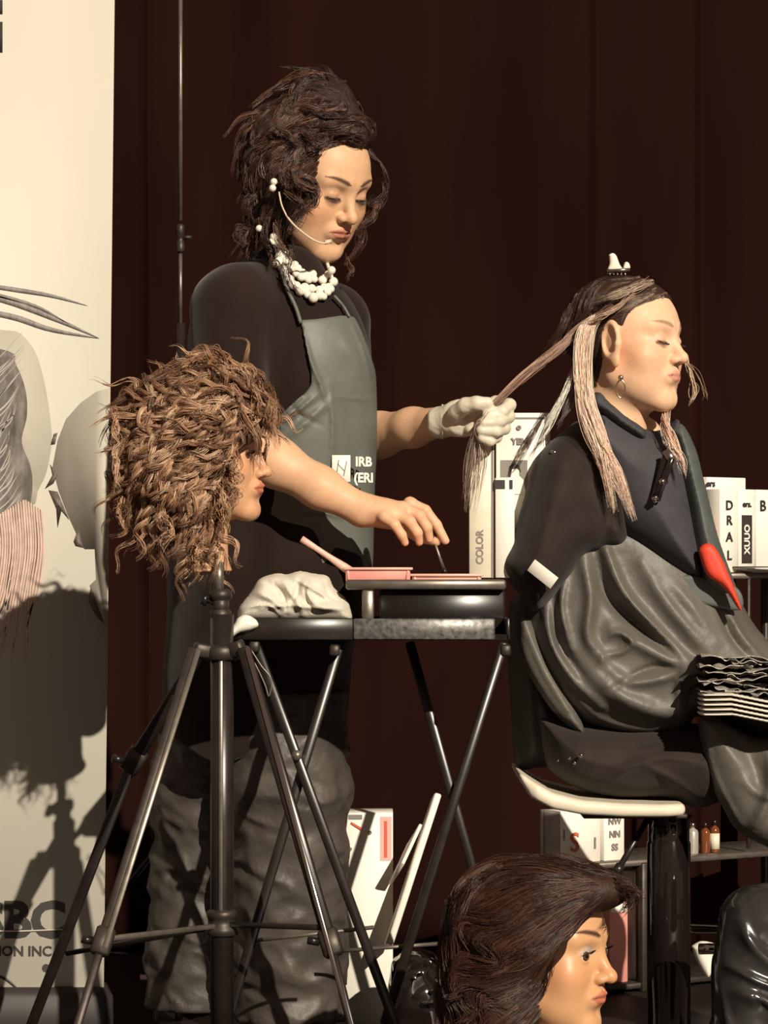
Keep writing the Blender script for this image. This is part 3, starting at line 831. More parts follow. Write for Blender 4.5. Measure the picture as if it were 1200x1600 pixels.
part('brace_collar', join(lathe(A(px_, 1462), [(.019, 0), (.024, .002), (.024, .012), (.020, .016), (.020, .026), (.023, .028), (.023, .036), (.018, .040)])), M['darkmetal'], tp)
def leg(a, b, c, d, dep, w1, w2, m1, m2):
    """upper twin tubes a-b, lower tube c-d"""
    L_ = part('leg', bar(a, b, w1, dep), m1, tp)
    part('lower_section', bar(c, d, w2, dep * .8), m2, L_)
    e = (b - a) / np.linalg.norm(b - a)
    part('lock_clamp', bar(b - e * .03, b + e * .012, w1 * 1.5, dep * 1.4), M['darkmetal'], L_)
    part('lock_knob', rod(b - e * .01 + n3((-w1 * .8, 0, 0)), b - e * .01 + n3((-w1 * 1.6, -.004, .003)), .006), M['blackplastic'], L_)
    return L_
a1, b1, e1 = A(305, 1014, -.02), A(158, 1480, -.20), A(95, 1690, -.27)
leg(a1, b1, b1, e1, .014, .019, .012, M['greymetal'] if False else M['darkmetal'], M['darkmetal'])
a3, b3, e3 = A(318, 1015, .06), A(205, 1195, .16), A(26, 1662, .40)
leg(a3, b3, b3, e3, .014, .021, .017, M['blackmetal'], M['blackmetal'])
a2, b2, e2 = A(380, 1012, -.03), A(519, 1482, -.16), A(570, 1690, -.22)
leg(a2, b2, b2, e2, .016, .020, .012, M['blackmetal'], M['blackmetal'])
part('leg_highlight_strip', bar(a2 + n3((.006, -.010, 0)), e2 + n3((.002, -.009, 0)), .007, .004), M['chrome'], tp)  # chrome strip built as the highlight along the right leg
part('leg_highlight_strip', bar(a1 + n3((.006, -.009, 0)), b1 + n3((.006, -.009, 0)), .008, .004), M['greymetal'], tp)  # paler strip, same built-in highlight on the left leg
part('brace', bar(A(px_, 1446), b1 + n3((.01, 0, .012)), .008, .006), M['greymetal'], tp)
part('brace', bar(A(px_, 1444), b2 + n3((-.01, 0, .03)), .008, .006), M['blackmetal'], tp)
part('brace', bar(A(px_, 1446), a3 + (e3 - a3) * .72, .008, .006), M['blackmetal'], tp)
part('cord_loop', tube(crom([A(392, 1015), A(408, 1040), A(424, 1062), A(420, 1088), A(414, 1070), A(400, 1040), A(388, 1020)], 30), .0013, 6), M['greymetal'], tp)
# curly mannequin head
SK_WAX = (.66, .36, .20)
def head_thing(name, eye_px, Y, yaw, pitch, sc, label, neckz, flare, gaze=(-.5, 0), lid=(.5, .3, .2), lip=(.50, .14, .09), iris=(.10, .05, .03), roll=0, base=SK_WAX):
    R = rotm(math.radians(yaw), math.radians(pitch), math.radians(roll))
    eye = n3((-.031, -.084, .0075))
    o = at(*eye_px, Y) - (R @ eye) * sc
    nk = ((0, .022, -.06), (0, .026, neckz))
    def f(P):
        d = head_f(P, 'open', neck=nk, nr=(.044, .047))
        d = smin(d, ell(P, (0, .022, neckz - .004), (flare, flare * .9, .016)), .02)
        return smax(d, neckz - P[..., 2], .003)
    V, Fc = nets(f, (-.1, -.13, neckz - .02), (.1, .125, .13), .0021); V = relax(V, Fc, 1, .35)
    c = head_col(V, base, lip, (.66, .26, .13), (.07, .035, .02), lid, lash=None, blushamt=.55, browz=.034)
    th = thing(name, o + (R @ n3((0, .02, neckz))) * sc, label, 'mannequin head')
    part('head', (V @ R.T * sc + o, Fc), M['wax'], th, col=c)
    for s_ in (-1, 1):
        vf, cc = eyeball(s_, R * sc, o, iris, gaze); part('eye', vf, M['eye'], th, col=cc)
        vf, cc = lashes(s_, R * sc, o); part('eyelashes', vf, M['hair'], th, col=cc)
    return th, R, o
h1, R1, o1 = head_thing('hairdressing_mannequin', (392, 711), YP, 74, -2, .83, 'mannequin head with short curly light brown hair on the tripod', -.200, .052)
def wig1(P):
    k = lambda x, y, dy, r: ell(P, at(x, y, YP + dy), r)
    d = k(305, 665, .01, (.098, .098, .092))
    d = smin(d, k(255, 735, .01, (.064, .085, .070)), .03)
    d = smin(d, k(345, 605, .0, (.060, .07, .036)), .025)
    d = smin(d, k(398, 632, 0, (.028, .055, .040)), .02)
    d = smin(d, k(300, 790, .01, (.040, .060, .045)), .02)
    # the face stays clear
    Q = (P - o1) @ R1 / .83
    d = smax(d, -ell(Q, (0, -.112, -.040), (.120, .090, .078)), .012)
    return d + .004 * vnoise(P, 60, 3)
V, Fc = nets(wig1, at(165, 900, YP) + n3((0, -.14, 0)), at(450, 540, YP) + n3((0, .16, 0)), .004)
r1 = np.random.default_rng(3)
hp = part('hair', (V, Fc), mat('curly_hair_base', (.065, .032, .019), .7, spec=.2, noise=(90, .6), bump=(160, 1, .004)), h1)
PAL1 = [(.44, .25, .145), (.56, .34, .20), (.34, .18, .10), (.66, .44, .29), (.20, .10, .055), (.13, .065, .036)]
CL1 = np.array([(371, 684), (366, 735), (364, 770), (366, 812), (430, 812), (440, 690), (405, 680)])
fr1 = Front(wig1, 165, 450, 540, 900, YP - .14, YP + .06)
G1 = [[(420, 640), (380, 590), (330, 565), (270, 585), (220, 620)], [(425, 600), (430, 650), (420, 700)], [(395, 640), (400, 690), (380, 720)], [(220, 620), (190, 680), (190, 760), (215, 820)], [(330, 620), (270, 680), (260, 760), (290, 830)], [(370, 660), (340, 730), (320, 800), (310, 860)], [(250, 640), (230, 720), (240, 790)]]
Lk = combed(fr1, G1, 380, 115, n=15, m=34, sp=(.0015, .0026, .0030, .0030), r=.00042, off=(.001, .014), curl=.0088, turns=2.4, jit=.45, fuzz=.0008, clear=CL1, R=r1, region=lambda p: p[1] > 600)
Lk += combed(fr1, G1, 130, 110, n=14, m=18, sp=(.002, .006, .002), r=.00055, off=(.0, .008), curl=.0035, turns=1.3, jit=.35, fuzz=.0008, clear=CL1, R=r1, region=lambda p: p[1] < 680)
# ringlets that stand off the outline and hang at neck and brow
for g in ([(300, 850), (308, 870), (300, 890)], [(330, 790), (322, 830), (312, 862)], [(190, 780), (186, 806), (200, 826)], [(185, 690), (176, 730), (186, 765)], [(178, 640), (183, 670), (176, 700)],
          [(420, 600), (432, 640), (426, 690)], [(405, 610), (418, 650), (412, 685)], [(368, 690), (360, 715), (369, 740)], [(362, 730), (370, 750), (360, 775)], [(355, 750), (364, 775), (355, 805)],
          [(340, 760), (352, 790), (345, 830)], [(400, 620), (412, 650), (422, 668)], [(250, 800), (262, 830), (250, 850)], [(290, 570), (330, 553), (372, 575)], [(380, 590), (396, 585), (412, 600)], [(350, 560), (385, 570), (400, 600)]):
    for _ in range(3):
        gg = [at(x + r1.normal() * 5, y + r1.normal() * 5, YP - .055 + r1.normal() * .015) for x, y in g]
        Lk.append(lock(gg, 10, 20, (.002, .004, .001), .0005, .004, 1.6, fuzz=.002, R=r1))
for g in ([(366, 612), (384, 650), (388, 694)], [(385, 600), (402, 640), (404, 690)], [(400, 600), (420, 640), (420, 690)], [(356, 630), (372, 662), (377, 698)], [(410, 610), (430, 650), (427, 700)], [(375, 620), (395, 650), (400, 676)], [(390, 610), (412, 650), (408, 684)]):
    for _ in range(4):
        dy_ = r1.uniform(-.075, -.02)
        gg = [at(x + r1.normal() * 5, y + r1.normal() * 5, YP + dy_) for x, y in g]
        Lk.append(lock(gg, 12, 22, (.002, .004, .002), .00045, .004, 1.3, fuzz=.0015, R=r1))
for k in range(60):           # stray flyaways all round
    a = r1.random() * 6.28; e = r1.normal(size=3) * .01
    c_ = at(305, 680, YP) + n3((.112 * math.cos(a), r1.normal() * .05, .112 * math.sin(a)))
    if a > 4.2 and a < 6.2: continue
    t_ = n3((-math.sin(a), 0, math.cos(a))) * .03
    Lk.append(lock([c_ * 1 - n3((.01 * math.cos(a), 0, .01 * math.sin(a))), c_ + t_ * .5, c_ + t_ + e], 3, 12, (.001, .003, .004), .0003, .003, 1.5, R=r1))
fb1 = Front(wig1, 165, 450, 540, 900, YP - .14, YP + .16, far=True)
Lk += combed(fb1, G1, 150, 95, n=8, m=16, sp=(.002, .004, .001), r=.0007, off=(0, .01), curl=.006, turns=2, jit=.5, sign=1, R=r1)
V, q, cc = hairmesh(Lk, PAL1, .18, r1)
part('curls', (V, q), M['hair'], hp, col=cc)
# dark mannequin head at the bottom
YD = -.70
h2, R2, o2 = head_thing('hairdressing_mannequin', (921, 1494), YD, 63, 1, 1.03, 'mannequin head with swept dark brown hair at the bottom of the picture', -.205, .055, gaze=(-.42, .0), lid=(.36, .36, .34), iris=(.09, .045, .025), base=(.62, .335, .165))
def wig2(P):
    k = lambda x, y, dy, r: ell(P, at(x, y, YD + dy), r)
    d = k(798, 1447, .05, (.100, .105, .093))
    d = smin(d, k(765, 1550, .05, (.080, .085, .10)), .03)
    d = smin(d, k(925, 1390, .01, (.056, .050, .030)), .03)
    d = smin(d, k(850, 1400, .02, (.065, .075, .050)), .03)
    Q = (P - o2) @ R2 / 1.03
    d = smax(d, -ell(Q, (0, -.100, -.032), (.066, .070, .082)), .014)
    return d + .002 * vnoise(P, 40, 5)
V, Fc = nets(wig2, at(660, 1700, YD) + n3((0, -.12, 0)), at(1010, 1320, YD) + n3((0, .2, 0)), .004)
hp2 = part('hair', (V, Fc), mat('dark_hair_base', (.035, .014, .009), .6, spec=.3, bump=(120, 1, .003), stretch=(1, 1, .3)), h2)
r2 = np.random.default_rng(8)
fr2 = Front(wig2, 660, 1010, 1320, 1700, YD - .12, YD + .1)
G2 = [[(945, 1405), (880, 1462), (800, 1500), (740, 1490)], [(930, 1382), (850, 1405), (780, 1445), (720, 1430)], [(990, 1395), (930, 1370), (860, 1350), (790, 1350), (730, 1390), (700, 1470)],
      [(870, 1478), (862, 1520), (845, 1565), (800, 1610)], [(705, 1400), (725, 1460), (790, 1500)], [(695, 1480), (710, 1540), (760, 1590)], [(860, 1490), (780, 1530), (720, 1520)], [(850, 1540), (790, 1570), (740, 1600)]]
PAL2 = [(.050, .019, .012), (.070, .028, .018), (.034, .013, .009), (.10, .046, .032), (.042, .017, .011)]
CL2 = np.array([(935, 1420), (880, 1470), (872, 1530), (862, 1580), (900, 1640), (985, 1640), (985, 1500), (962, 1440)])
L2_ = combed(fr2, G2, 420, 150, n=18, m=18, sp=(.001, .0065, .003), r=.00045, off=(.0, .004), curl=.001, turns=1, jit=.07, R=r2, fuzz=.0007, clear=CL2)
for g in ([(975, 1385), (992, 1398), (982, 1420), (966, 1432)], [(960, 1375), (988, 1398), (975, 1420)], [(780, 1352), (735, 1385), (710, 1430), (705, 1480)],
          [(700, 1560), (740, 1545), (790, 1560)], [(720, 1600), (760, 1570), (800, 1590)]  ):
    for _ in range(3):
        gg = [at(x + r2.normal() * 4, y + r2.normal() * 4, YD - .03 + r2.normal() * .012) for x, y in g]
        L2_.append(lock(gg, 10, 18, (.001, .004, .001), .0004, fuzz=.002, R=r2))
fb2 = Front(wig2, 660, 1010, 1320, 1700, YD - .12, YD + .25, far=True)
L2_ += combed(fb2, G2, 130, 130, n=9, m=14, sp=(.001, .007, .002), r=.0008, off=(0, .005), jit=.15, sign=1, R=r2)
V, q, cc = hairmesh(L2_, PAL2, .2, r2)
part('strands', (V, q), M['hair'], hp2, col=cc)
# its own stand
sx_ = float(h2.location[0]); sy_ = float(h2.location[1]); sz_ = float(h2.location[2])
ms = thing('mannequin_stand', (sx_, sy_, 0), 'short black stand under the dark haired mannequin head', 'stand')
part('post', rod((sx_, sy_, .01), (sx_, sy_, sz_ + .03), .015), M['blackmetal'], ms)
part('base_plate', lathe((sx_, sy_, 0), [(.11, 0), (.11, .008), (.02, .02)]), M['blackmetal'], ms)
# ------------------------------------------------------------ standing hairdresser
hd = thing('person', (at(430, 0, 0)[0], .03, 0), 'hairdresser standing with dark updo, pearl necklace and grey apron, holding a strand and a brush', 'person')
RS = rotm(math.radians(45), math.radians(24), math.radians(-2))
oS = at(524, 307, -.06) - RS @ n3((-.031, -.084, .0075))
V, Fc = nets(lambda P: head_f(P, 'down', neck=((0, .02, -.05), (0, .055, -.14)), nr=(.046, .046), full=.002), (-.1, -.13, -.2), (.1, .15, .13), .0021)
V = relax(V, Fc, 1, .35)
cH = head_col(V, (.70, .42, .245), (.52, .19, .13), (.72, .27, .15), (.10, .05, .03), (.50, .28, .17), lash=(.02, .008, .005), blushamt=.6)
headS = (V @ RS.T + oS, Fc)
def torso(P, g=0.0):
    k = lambda x, y, Y, r: ell(P, at(x, y, Y), r)
    d = k(468, 582, .0, (.118, .125, .172))
    d = smin(d, k(405, 542, .03, (.118, .13, .143)), .05)
    d = smin(d, k(470, 720, 0.01, (.117, .12, .17)), .05)
    d = smin(d, k(432, 880, .02, (.152, .135, .17)), .06)
    d = smin(d, cap(P, at(372, 470, -.08), at(520, 490, .15), .058, .050), .04)
    d = smin(d, cap(P, at(428, 408, .03), at(418, 460, .03), .040, .060), .03)
    d = smin(d, cap(P, at(462, 426, -.004), at(452, 465, .01), .044, .060), .02)
    return d - g
sl = lambda P: smin(cap(P, at(362, 485, -.105), at(358, 652, -.155), .068, .056), cap(P, at(528, 510, .15), at(545, 672, .17), .055, .046), .001)
hand_r = [  # knuckle chains of the bare right hand (little finger nearest the camera)
    ([(640, 787, -.185), (664, 798, -.190), (682, 820, -.193), (696, 845, -.195)], (.0105, .0095, .0082, .0066)),
    ([(630, 795, -.205), (655, 806, -.214), (667, 824, -.213), (671, 842, -.206)], (.0108, .0096, .0084, .0068)),
    ([(616, 803, -.222), (640, 815, -.234), (652, 832, -.232), (655, 847, -.224)], (.0105, .0094, .0082, .0066)),
    ([(600, 808, -.236), (617, 820, -.247), (628, 836, -.246), (633, 848, -.240)], (.0095, .0084, .0074, .0060)),
    ([(592, 800, -.178), (625, 822, -.165), (655, 838, -.172), (682, 846, -.186)], (.0140, .0120, .0100, .0078))]
def arm_r(P):
    d = chain(P, [at(358, 675, -.165), at(430, 722, -.19), at(500, 762, -.205), at(562, 795, -.208)], (.043, .0375, .031, .0245), .02)
    d = smin(d, cap(P, at(358, 675, -.165), at(360, 560, -.13), .043, .05), .02)
    pal = smin(ell(P, at(600, 802, -.207), (.040, .033, .0215), rotm(0, 0, .35)), cap(P, at(568, 800, -.207), at(620, 802, -.208), .022, .018), .015)
    d = smin(d, pal, .016)
    for pts, rs in hand_r: d = smin(d, chain(P, [at(*p) for p in pts], rs, .003), .005)
    for (p, r_) in (((641, 786, -.187), .0098), ((630, 793, -.208), .0102), ((616, 801, -.225), .0098), ((600, 807, -.238), .0088)): d = smin(d, sph(P, at(*p), r_), .004)
    return d
def arm_l(P):
    d = chain(P, [at(545, 690, .16), at(592, 680, .08), at(645, 668, .0), at(700, 657, -.08)], (.040, .036, .030, .023), .02)
    return d
aR = nets(arm_r, at(300, 860, -.29) , at(705, 500, -.10) , .0024); aR = (relax(aR[0], aR[1], 1, .4), aR[1])
aL = nets(arm_l, at(490, 760, -.12), at(735, 600, .24), .003)
def inner(P):
    d = torso(P, -.014)
    d = smin(d, chain(P, [at(430, 900, 0), at(450, 1230, -.03), at(458, 1570, .0)], (.07, .055, .04), .02), .03)
    d = smin(d, chain(P, [at(370, 930, .08), at(320, 1240, .12), at(296, 1560, .15)], (.06, .05, .04), .02), .03)
    return d
iB = nets(inner, at(240, 1620, -.2), at(620, 380, 0) + n3((0, .32, 0)), .008)
lsS = [lashes(s_, RS, oS, False) for s_ in (-1, 1)]
body = join(headS, aR, aL, iB)
cB = np.concatenate([cH, np.tile((.70, .42, .25), (len(aR[0]) + len(aL[0]) + len(iB[0]), 1))])
# knuckle and finger warmth on the bare hand
nA = len(headS[0]); PA = aR[0]
wmk = np.clip(sum(np.exp(-(np.linalg.norm(PA - at(*p), axis=1) / .010) ** 2) for p in ((641, 786, -.195), (666, 799, -.2), (655, 806, -.22), (640, 815, -.24), (697, 845, -.2), (671, 842, -.21), (655, 847, -.23))), 0, 1)
cB[nA:nA + len(PA)] = cB[nA:nA + len(PA)] * (1 - .35 * wmk[:, None]) + n3((.74, .34, .24)) * .35 * wmk[:, None]
bo = part('body', body, M['skin'], hd, col=cB)
for (vf, cc_l) in lsS: part('eyelashes', vf, M['hair'], hd, col=cc_l)
# nails
for p, q_ in (((697, 846, -.2005), (690, 832, -.1995)), ((671.5, 842, -.2125), (670, 831, -.219)), ((656, 847, -.2305), (654, 836, -.237))):
    V, Fc = bx((0, 0, 0), (.0078, .0022, .0105), bev=.001)
# shirt with sleeves
def shirt(P):
    d = smin(torso(P), sl(P), .03)
    d = d + .0025 * vnoise(P, 26, 11)
    for c_ in ((358, 690, -.165), ):
        d = smax(d, -sph(P, at(*c_), .030), .004)
    d = smin(d, chain(P, [at(412, 900, .03), at(392, 1180, .04)], (.158, .152), .02) + .009 * vnoise(P * n3((1, 1, .35)), 24, 14), .05)
    return smax(d, at(0, 1168, 0)[2] + .02 * np.sin(P[..., 0] * 30) - P[..., 2], .006)
vS = nets(shirt, at(205, 1205, -.25), at(620, 370, 0) + n3((0, .3, 0)), .0045)
part('shirt', (relax(*vS, 1), vS[1]), M['shirt'], hd)
# apron: follows the body front
def region(pts, m=3):
    W = ats(pts, -.08)[:, [0, 2]]; return crom(np.vstack([W, W[:1]]), len(W) * m)[:-1]
ap = region([(470, 503), (500, 500), (546, 492), (560, 505), (578, 550), (592, 600), (600, 700), (600, 770), (580, 900), (552, 925), (470, 935), (400, 930), (385, 900), (385, 860), (425, 800), (432, 720), (432, 665), (455, 636), (482, 612), (487, 590), (478, 540)])
FO = [([(470, 505), (484, 560), (500, 600), (515, 640)], .0035, .007), ([(545, 495), (565, 540), (582, 600)], .003, .004), ([(490, 590), (460, 630), (440, 655)], .005, .010), ([(500, 615), (465, 645), (442, 670)], .004, .009), ([(520, 625), (480, 660), (445, 690)], .006, .007),
      ([(515, 600), (520, 660), (518, 740)], .004, .005), ([(450, 625), (470, 650), (500, 665)], .004, -.006), ([(530, 520), (555, 560), (565, 600)], .010, .006), ([(520, 620), (560, 622), (588, 620)], .0018, .003), ([(440, 810), (490, 800), (550, 810)], .004, .006), ([(500, 810), (510, 850), (500, 900)], .008, .008)]
FOw = [(crom(ats(a, -.1)[:, [0, 2]], 14), b, c) for a, b, c in FO]
def apron(P):
    X, Z = P[:, :1, :, 0][:, 0], P[:, :1, :, 2][:, 0]
    dr = polysd(X, Z, ap)
    fo = 0
    for pl, w_, a_ in FOw:
        dd, tt = linesd(X, Z, pl); fo = fo + a_ * np.exp(-(dd / w_) ** 2) * np.sin(PI * np.clip(tt, .08, .92))
    d = np.maximum(torso(P) - .007, -torso(P) - .014) - fo[:, None, :] * (P[..., 1] < .0)
    # skirt of the apron hangs over hips
    return smax(smax(d, -dr[:, None, :], .002), P[..., 1] - .10, .004)
vA = nets(apron, at(360, 1030, -.24), at(620, 480, 0) + n3((0, .13, 0)), .0032)
apo = part('apron', (relax(*vA, 1), vA[1]), M['apron'], hd)
fT = Front(lambda P: torso(P) - .009, 420, 620, 440, 900, -.2, .1, 2)
def ribbon(pts, w_, th, fr, off=.003, m=16):
    q = crom(np.array(pts, float), m); Y = fr.Y(q[:, 0], q[:, 1]); Y = np.where(np.isnan(Y), np.nanmean(Y), Y) - off
    P_ = np.array([at(a, b, y) for (a, b), y in zip(q, Y)])
    return tube(P_, w_, 10, sx=th / w_) if False else tube(P_, w_, 8)
part('neck_strap', ribbon([(470, 505), (462, 480), (448, 450), (440, 425)], .0032, .001, fT), M['apron'], apo)
part('neck_strap', ribbon([(546, 495), (536, 478), (522, 462)], .0026, .001, fT), M['apron'], apo)
yl = float(np.nanmin(fT.Y(np.array([520., 548.]), np.array([712., 750.])))) - .004
Rl = rotm(.12)
po = part('logo_patch', place(bx((0, 0, 0), (.030, .002, .043), bev=.0005), at(533, 732, yl), Rl), M['white'], apo); po['label'] = 'white square logo patch'
lg = bar(n3((-.008, -.0012, -.014)), n3((-.004, -.0012, .014)), .0016, .0006); lg2 = bar(n3((.004, -.0012, -.012)), n3((.009, -.0012, .012)), .0016, .0006); lg3 = bar(n3((-.006, -.0012, .008)), n3((.005, -.0012, -.004)), .0014, .0006)
part('logo_mark', place(join(lg, lg2, lg3), at(533, 732, yl), Rl), M['inkgrey'], po if False else apo)
for body_, y_ in (('IRB', 722), ('(ERI', 747)):
    part('logo_lettering', place(text(body_, .021, .001, .0007, .95), at(568, y_, yl - .004), rotm(.35)), M['white'], apo, smooth=False)
# trousers
def trous(P):
    d = chain(P, [at(432, 930, 0), at(448, 1230, -.03), at(456, 1585, .0)], (.118, .098, .092), .03)
    d = smin(d, chain(P, [at(370, 930, .07), at(318, 1240, .12), at(300, 1585, .15)], (.11, .085, .082), .03), .02)
    n = vnoise(P * n3((1, 1, 1.6)), 17, 4); n2 = vnoise(P * n3((1.4, 1, 1)), 34, 9); n = .5 * n + .9 * (.35 - np.abs(vnoise(P * n3((.8, .8, 1.5)) + .02 * n[..., None], 26, 41)) * 1.3)
    return smax(d - .013 * n - .003 * n2, P[..., 2] - at(0, 1080, 0)[2], .01)
vT = nets(trous, at(190, 1620, -.18), at(600, 930, 0) + n3((0, .28, 0)), .005)
part('trousers', (relax(*vT, 1), vT[1]), M['trouser'], hd)
for k, (x, Y, yaw) in enumerate(((472, -.06, .9), (330, .12, 1.0))):
    R = rotm(yaw)
    def shoe(P, R=R, x=x, Y=Y):
        Q = (P - n3((at(x, 0, Y)[0], Y, 0))) @ R
        d = ell(Q, (0, -.03, .035), (.046, .13, .045)); d = smin(d, ell(Q, (0, .06, .06), (.038, .055, .055)), .03)
        d = smin(d, cap(Q, (0, .06, .06), (0, .06, .13), .04, .042), .02)
        return smax(d, .004 - Q[..., 2], .004)
    c_ = n3((at(x, 0, Y)[0], Y, 0)); vv = nets(shoe, c_ + n3((-.2, -.2, -.01)), c_ + n3((.2, .2, .16)), .006)
    s_ = part('shoe', vv, M['glossblack'], hd)
    sole = lathe((0, 0, 0), [(1, 0), (1, .006)], 28); SV = sole[0] * n3((.046, .135, 1)) + n3((0, -.025, 0))
    part('sole', (SV @ R.T + c_, sole[1]), M['blackplastic'], s_)
# glove
GY = .06
gl = [([(748, 640, -0.115), (775, 630, -0.115), (796, 633, -0.135), (785, 643, -0.155), (762, 650, -0.160)], (.0125, .0115, .0105, .0100, .0088)),
      ([(745, 652, -0.120), (772, 646, -0.118), (794, 651, -0.140), (780, 658, -0.160), (757, 661, -0.164)], (.0125, .0115, .0105, .0100, .0088)),
      ([(742, 662, -0.120), (768, 662, -0.120), (788, 669, -0.142), (775, 674, -0.160), (752, 672, -0.164)], (.0120, .0110, .0100, .0095, .0082)),
      ([(736, 670, -0.120), (758, 676, -0.122), (776, 683, -0.140), (766, 689, -0.155), (752, 684, -0.160)], (.0105, .0095, .0088, .0082, .0072)),
      ([(712, 645, -0.130), (728, 634, -0.150), (745, 630, -0.160), (762, 629, -0.160)], (.0135, .0130, .0115, .0090))]
def glove(P):
    d = cap(P, at(688, 660, -.078), at(712, 655, -.09), .0262, .0255)
    d = smin(d, ell(P, at(726, 653, -.105), (.036, .017, .030)), .018)
    for pts, rs in gl: d = smin(d, chain(P, [at(*p) for p in pts], rs, .004), .003 if pts is not gl[-1][0] else .010)
    return d + .0007 * vnoise(P, 160, 2)
vG = nets(glove, at(670, 720, -.20), at(815, 600, -.02), .0020)
go = part('glove', (relax(*vG, 1, .4), vG[1]), M['glovec'], hd); go['label'] = 'cream latex glove on the left hand'
e = at(690, 659, -.079)
part('glove_cuff', (tube(np.array([e + n3((.0012, .030 * math.cos(a), .027 * math.sin(a))) for a in np.linspace(0, 2 * PI, 30)]), .0018, 8, False)), M['glovec'], go)
# pearls: three rows of beads round the collar
fN = Front(lambda P: torso(P) - .004, 380, 620, 330, 520, -.2, .1, 2)
Vp, Fp = [], []
rp = np.random.default_rng(5)
sp0 = lathe((0, 0, 0), [(.0065 * math.sin(a), -.0065 * math.cos(a)) for a in np.linspace(.05, PI - .05, 9)], 12)
beads = []
rows = [[(430, 372), (440, 395), (456, 420), (480, 437), (505, 436), (517, 424)], [(420, 380), (432, 405), (448, 431), (474, 450), (503, 452), (518, 440)], [(425, 398), (442, 425), (462, 448), (486, 463), (506, 462), (517, 452)], [(440, 385), (455, 407), (470, 422), (488, 428)]]
for r_, rw in enumerate(rows):
    for p in crom(np.array(rw, float), [14, 14, 12, 8][r_]):
        p = p + rp.normal(size=2) * 1.5
        y = fN.Y(np.array([p[0]]), np.array([p[1]]))[0]; y = -.065 if np.isnan(y) else y
        beads.append((at(p[0], p[1], min(y, -.045) - .006 - .004 * rp.random()), 1.15 + .12 * rp.normal()))
nf = len(beads)
backs = [at(466, 424, 0) + n3((-.046 * math.cos(a), .0 + .066 * math.sin(a), .022)) for a in np.linspace(.1, PI - .25, 14)]
beads += [(b_, 1) for b_ in backs]
loop = [beads[k][0] for k in range(14, 28)][::-1] + backs
cord = tube(crom(loop + [loop[0]], 90), .0035, 6)
necklace = join(cord, *[(sp0[0] * s_ + c_, sp0[1]) for c_, s_ in beads])
no = part('pearl_necklace', necklace, M['pearl'], hd); no['label'] = 'chunky cream pearl necklace'
# headset microphone
part('headset_microphone', join(tube(crom([at(448, 338, -.135), at(462, 354, -.150), at(485, 372, -.160), at(503, 380, -.150), at(512, 378, -.140)], 18), .0017, 8), tube(crom([at(448, 338, -.135), at(440, 320, -.130), at(436, 300, -.12)], 8), .0014, 8), rod(at(508, 379, -.146), at(517, 377, -.138), .0036)), M['wire'], hd)
for p in ((428, 284, -.125), (426, 294, -.125), (405, 357, -.09)): part('hair_pearl', (sp0[0] * .9 + at(*p), sp0[1]), M['pearl'], hd)
# updo
def updo(P):
    k = lambda x, y, Y, r: ell(P, at(x, y, Y), r)
    d = k(500, 178, .0, (.066, .07, .064))
    d = smin(d, k(462, 235, .01, (.085, .09, .075)), .03)
    d = smin(d, k(425, 245, .01, (.046, .07, .085)), .03)
    d = smin(d, k(540, 208, -.02, (.052, .062, .034)), .02)
    d = smin(d, k(422, 315, -.01, (.043, .055, .066)), .03)
    d = smin(d, k(452, 285, -.07, (.040, .035, .045)), .02)
    Q = (P - oS) @ RS
    d = smax(d, -ell(Q, (.005, -.105, -.020), (.068, .066, .080)), .01)
    return d + .003 * vnoise(P, 45, 8)
V, Fc = nets(updo, at(350, 420, -.16), at(620, 90, 0) + n3((0, .14, 0)), .0035)
M['updobase'] = mat('updo_base', (.030, .014, .010), .6, spec=.3, noise=(60, .5), bump=(140, 1, .004))
ho = part('hair', (V, Fc), M['updobase'], hd)
frS = Front(updo, 350, 620, 90, 420, -.16, .06, 3)
rS = np.random.default_rng(12)
GS = [[(590, 220), (560, 190), (520, 195), (470, 215), (420, 250)], [(560, 180), (520, 130), (480, 120), (445, 160), (420, 200)], [(590, 235), (540, 240), (500, 270), (480, 300), (500, 330)], [(430, 160), (390, 210), (385, 270), (400, 330)],
      [(480, 230), (450, 270), (440, 330), (450, 380)], [(410, 290), (400, 340), (395, 385)], [(540, 150), (560, 180), (540, 200)]]
PALS = [(.062, .027, .019), (.095, .045, .031), (.042, .018, .013), (.17, .09, .064), (.05, .022, .016)]
CLS = np.array([(505, 268), (545, 245), (590, 238), (592, 330), (560, 405), (520, 415), (490, 400), (455, 375), (466, 345), (492, 335), (508, 318)])
Ls = combed(frS, GS, 330, 85, n=16, m=18, sp=(.001, .0045, .002), r=.00045, off=(0, .006), curl=.0035, turns=1.2, jit=.25, fuzz=.0008, clear=CLS, R=rS)
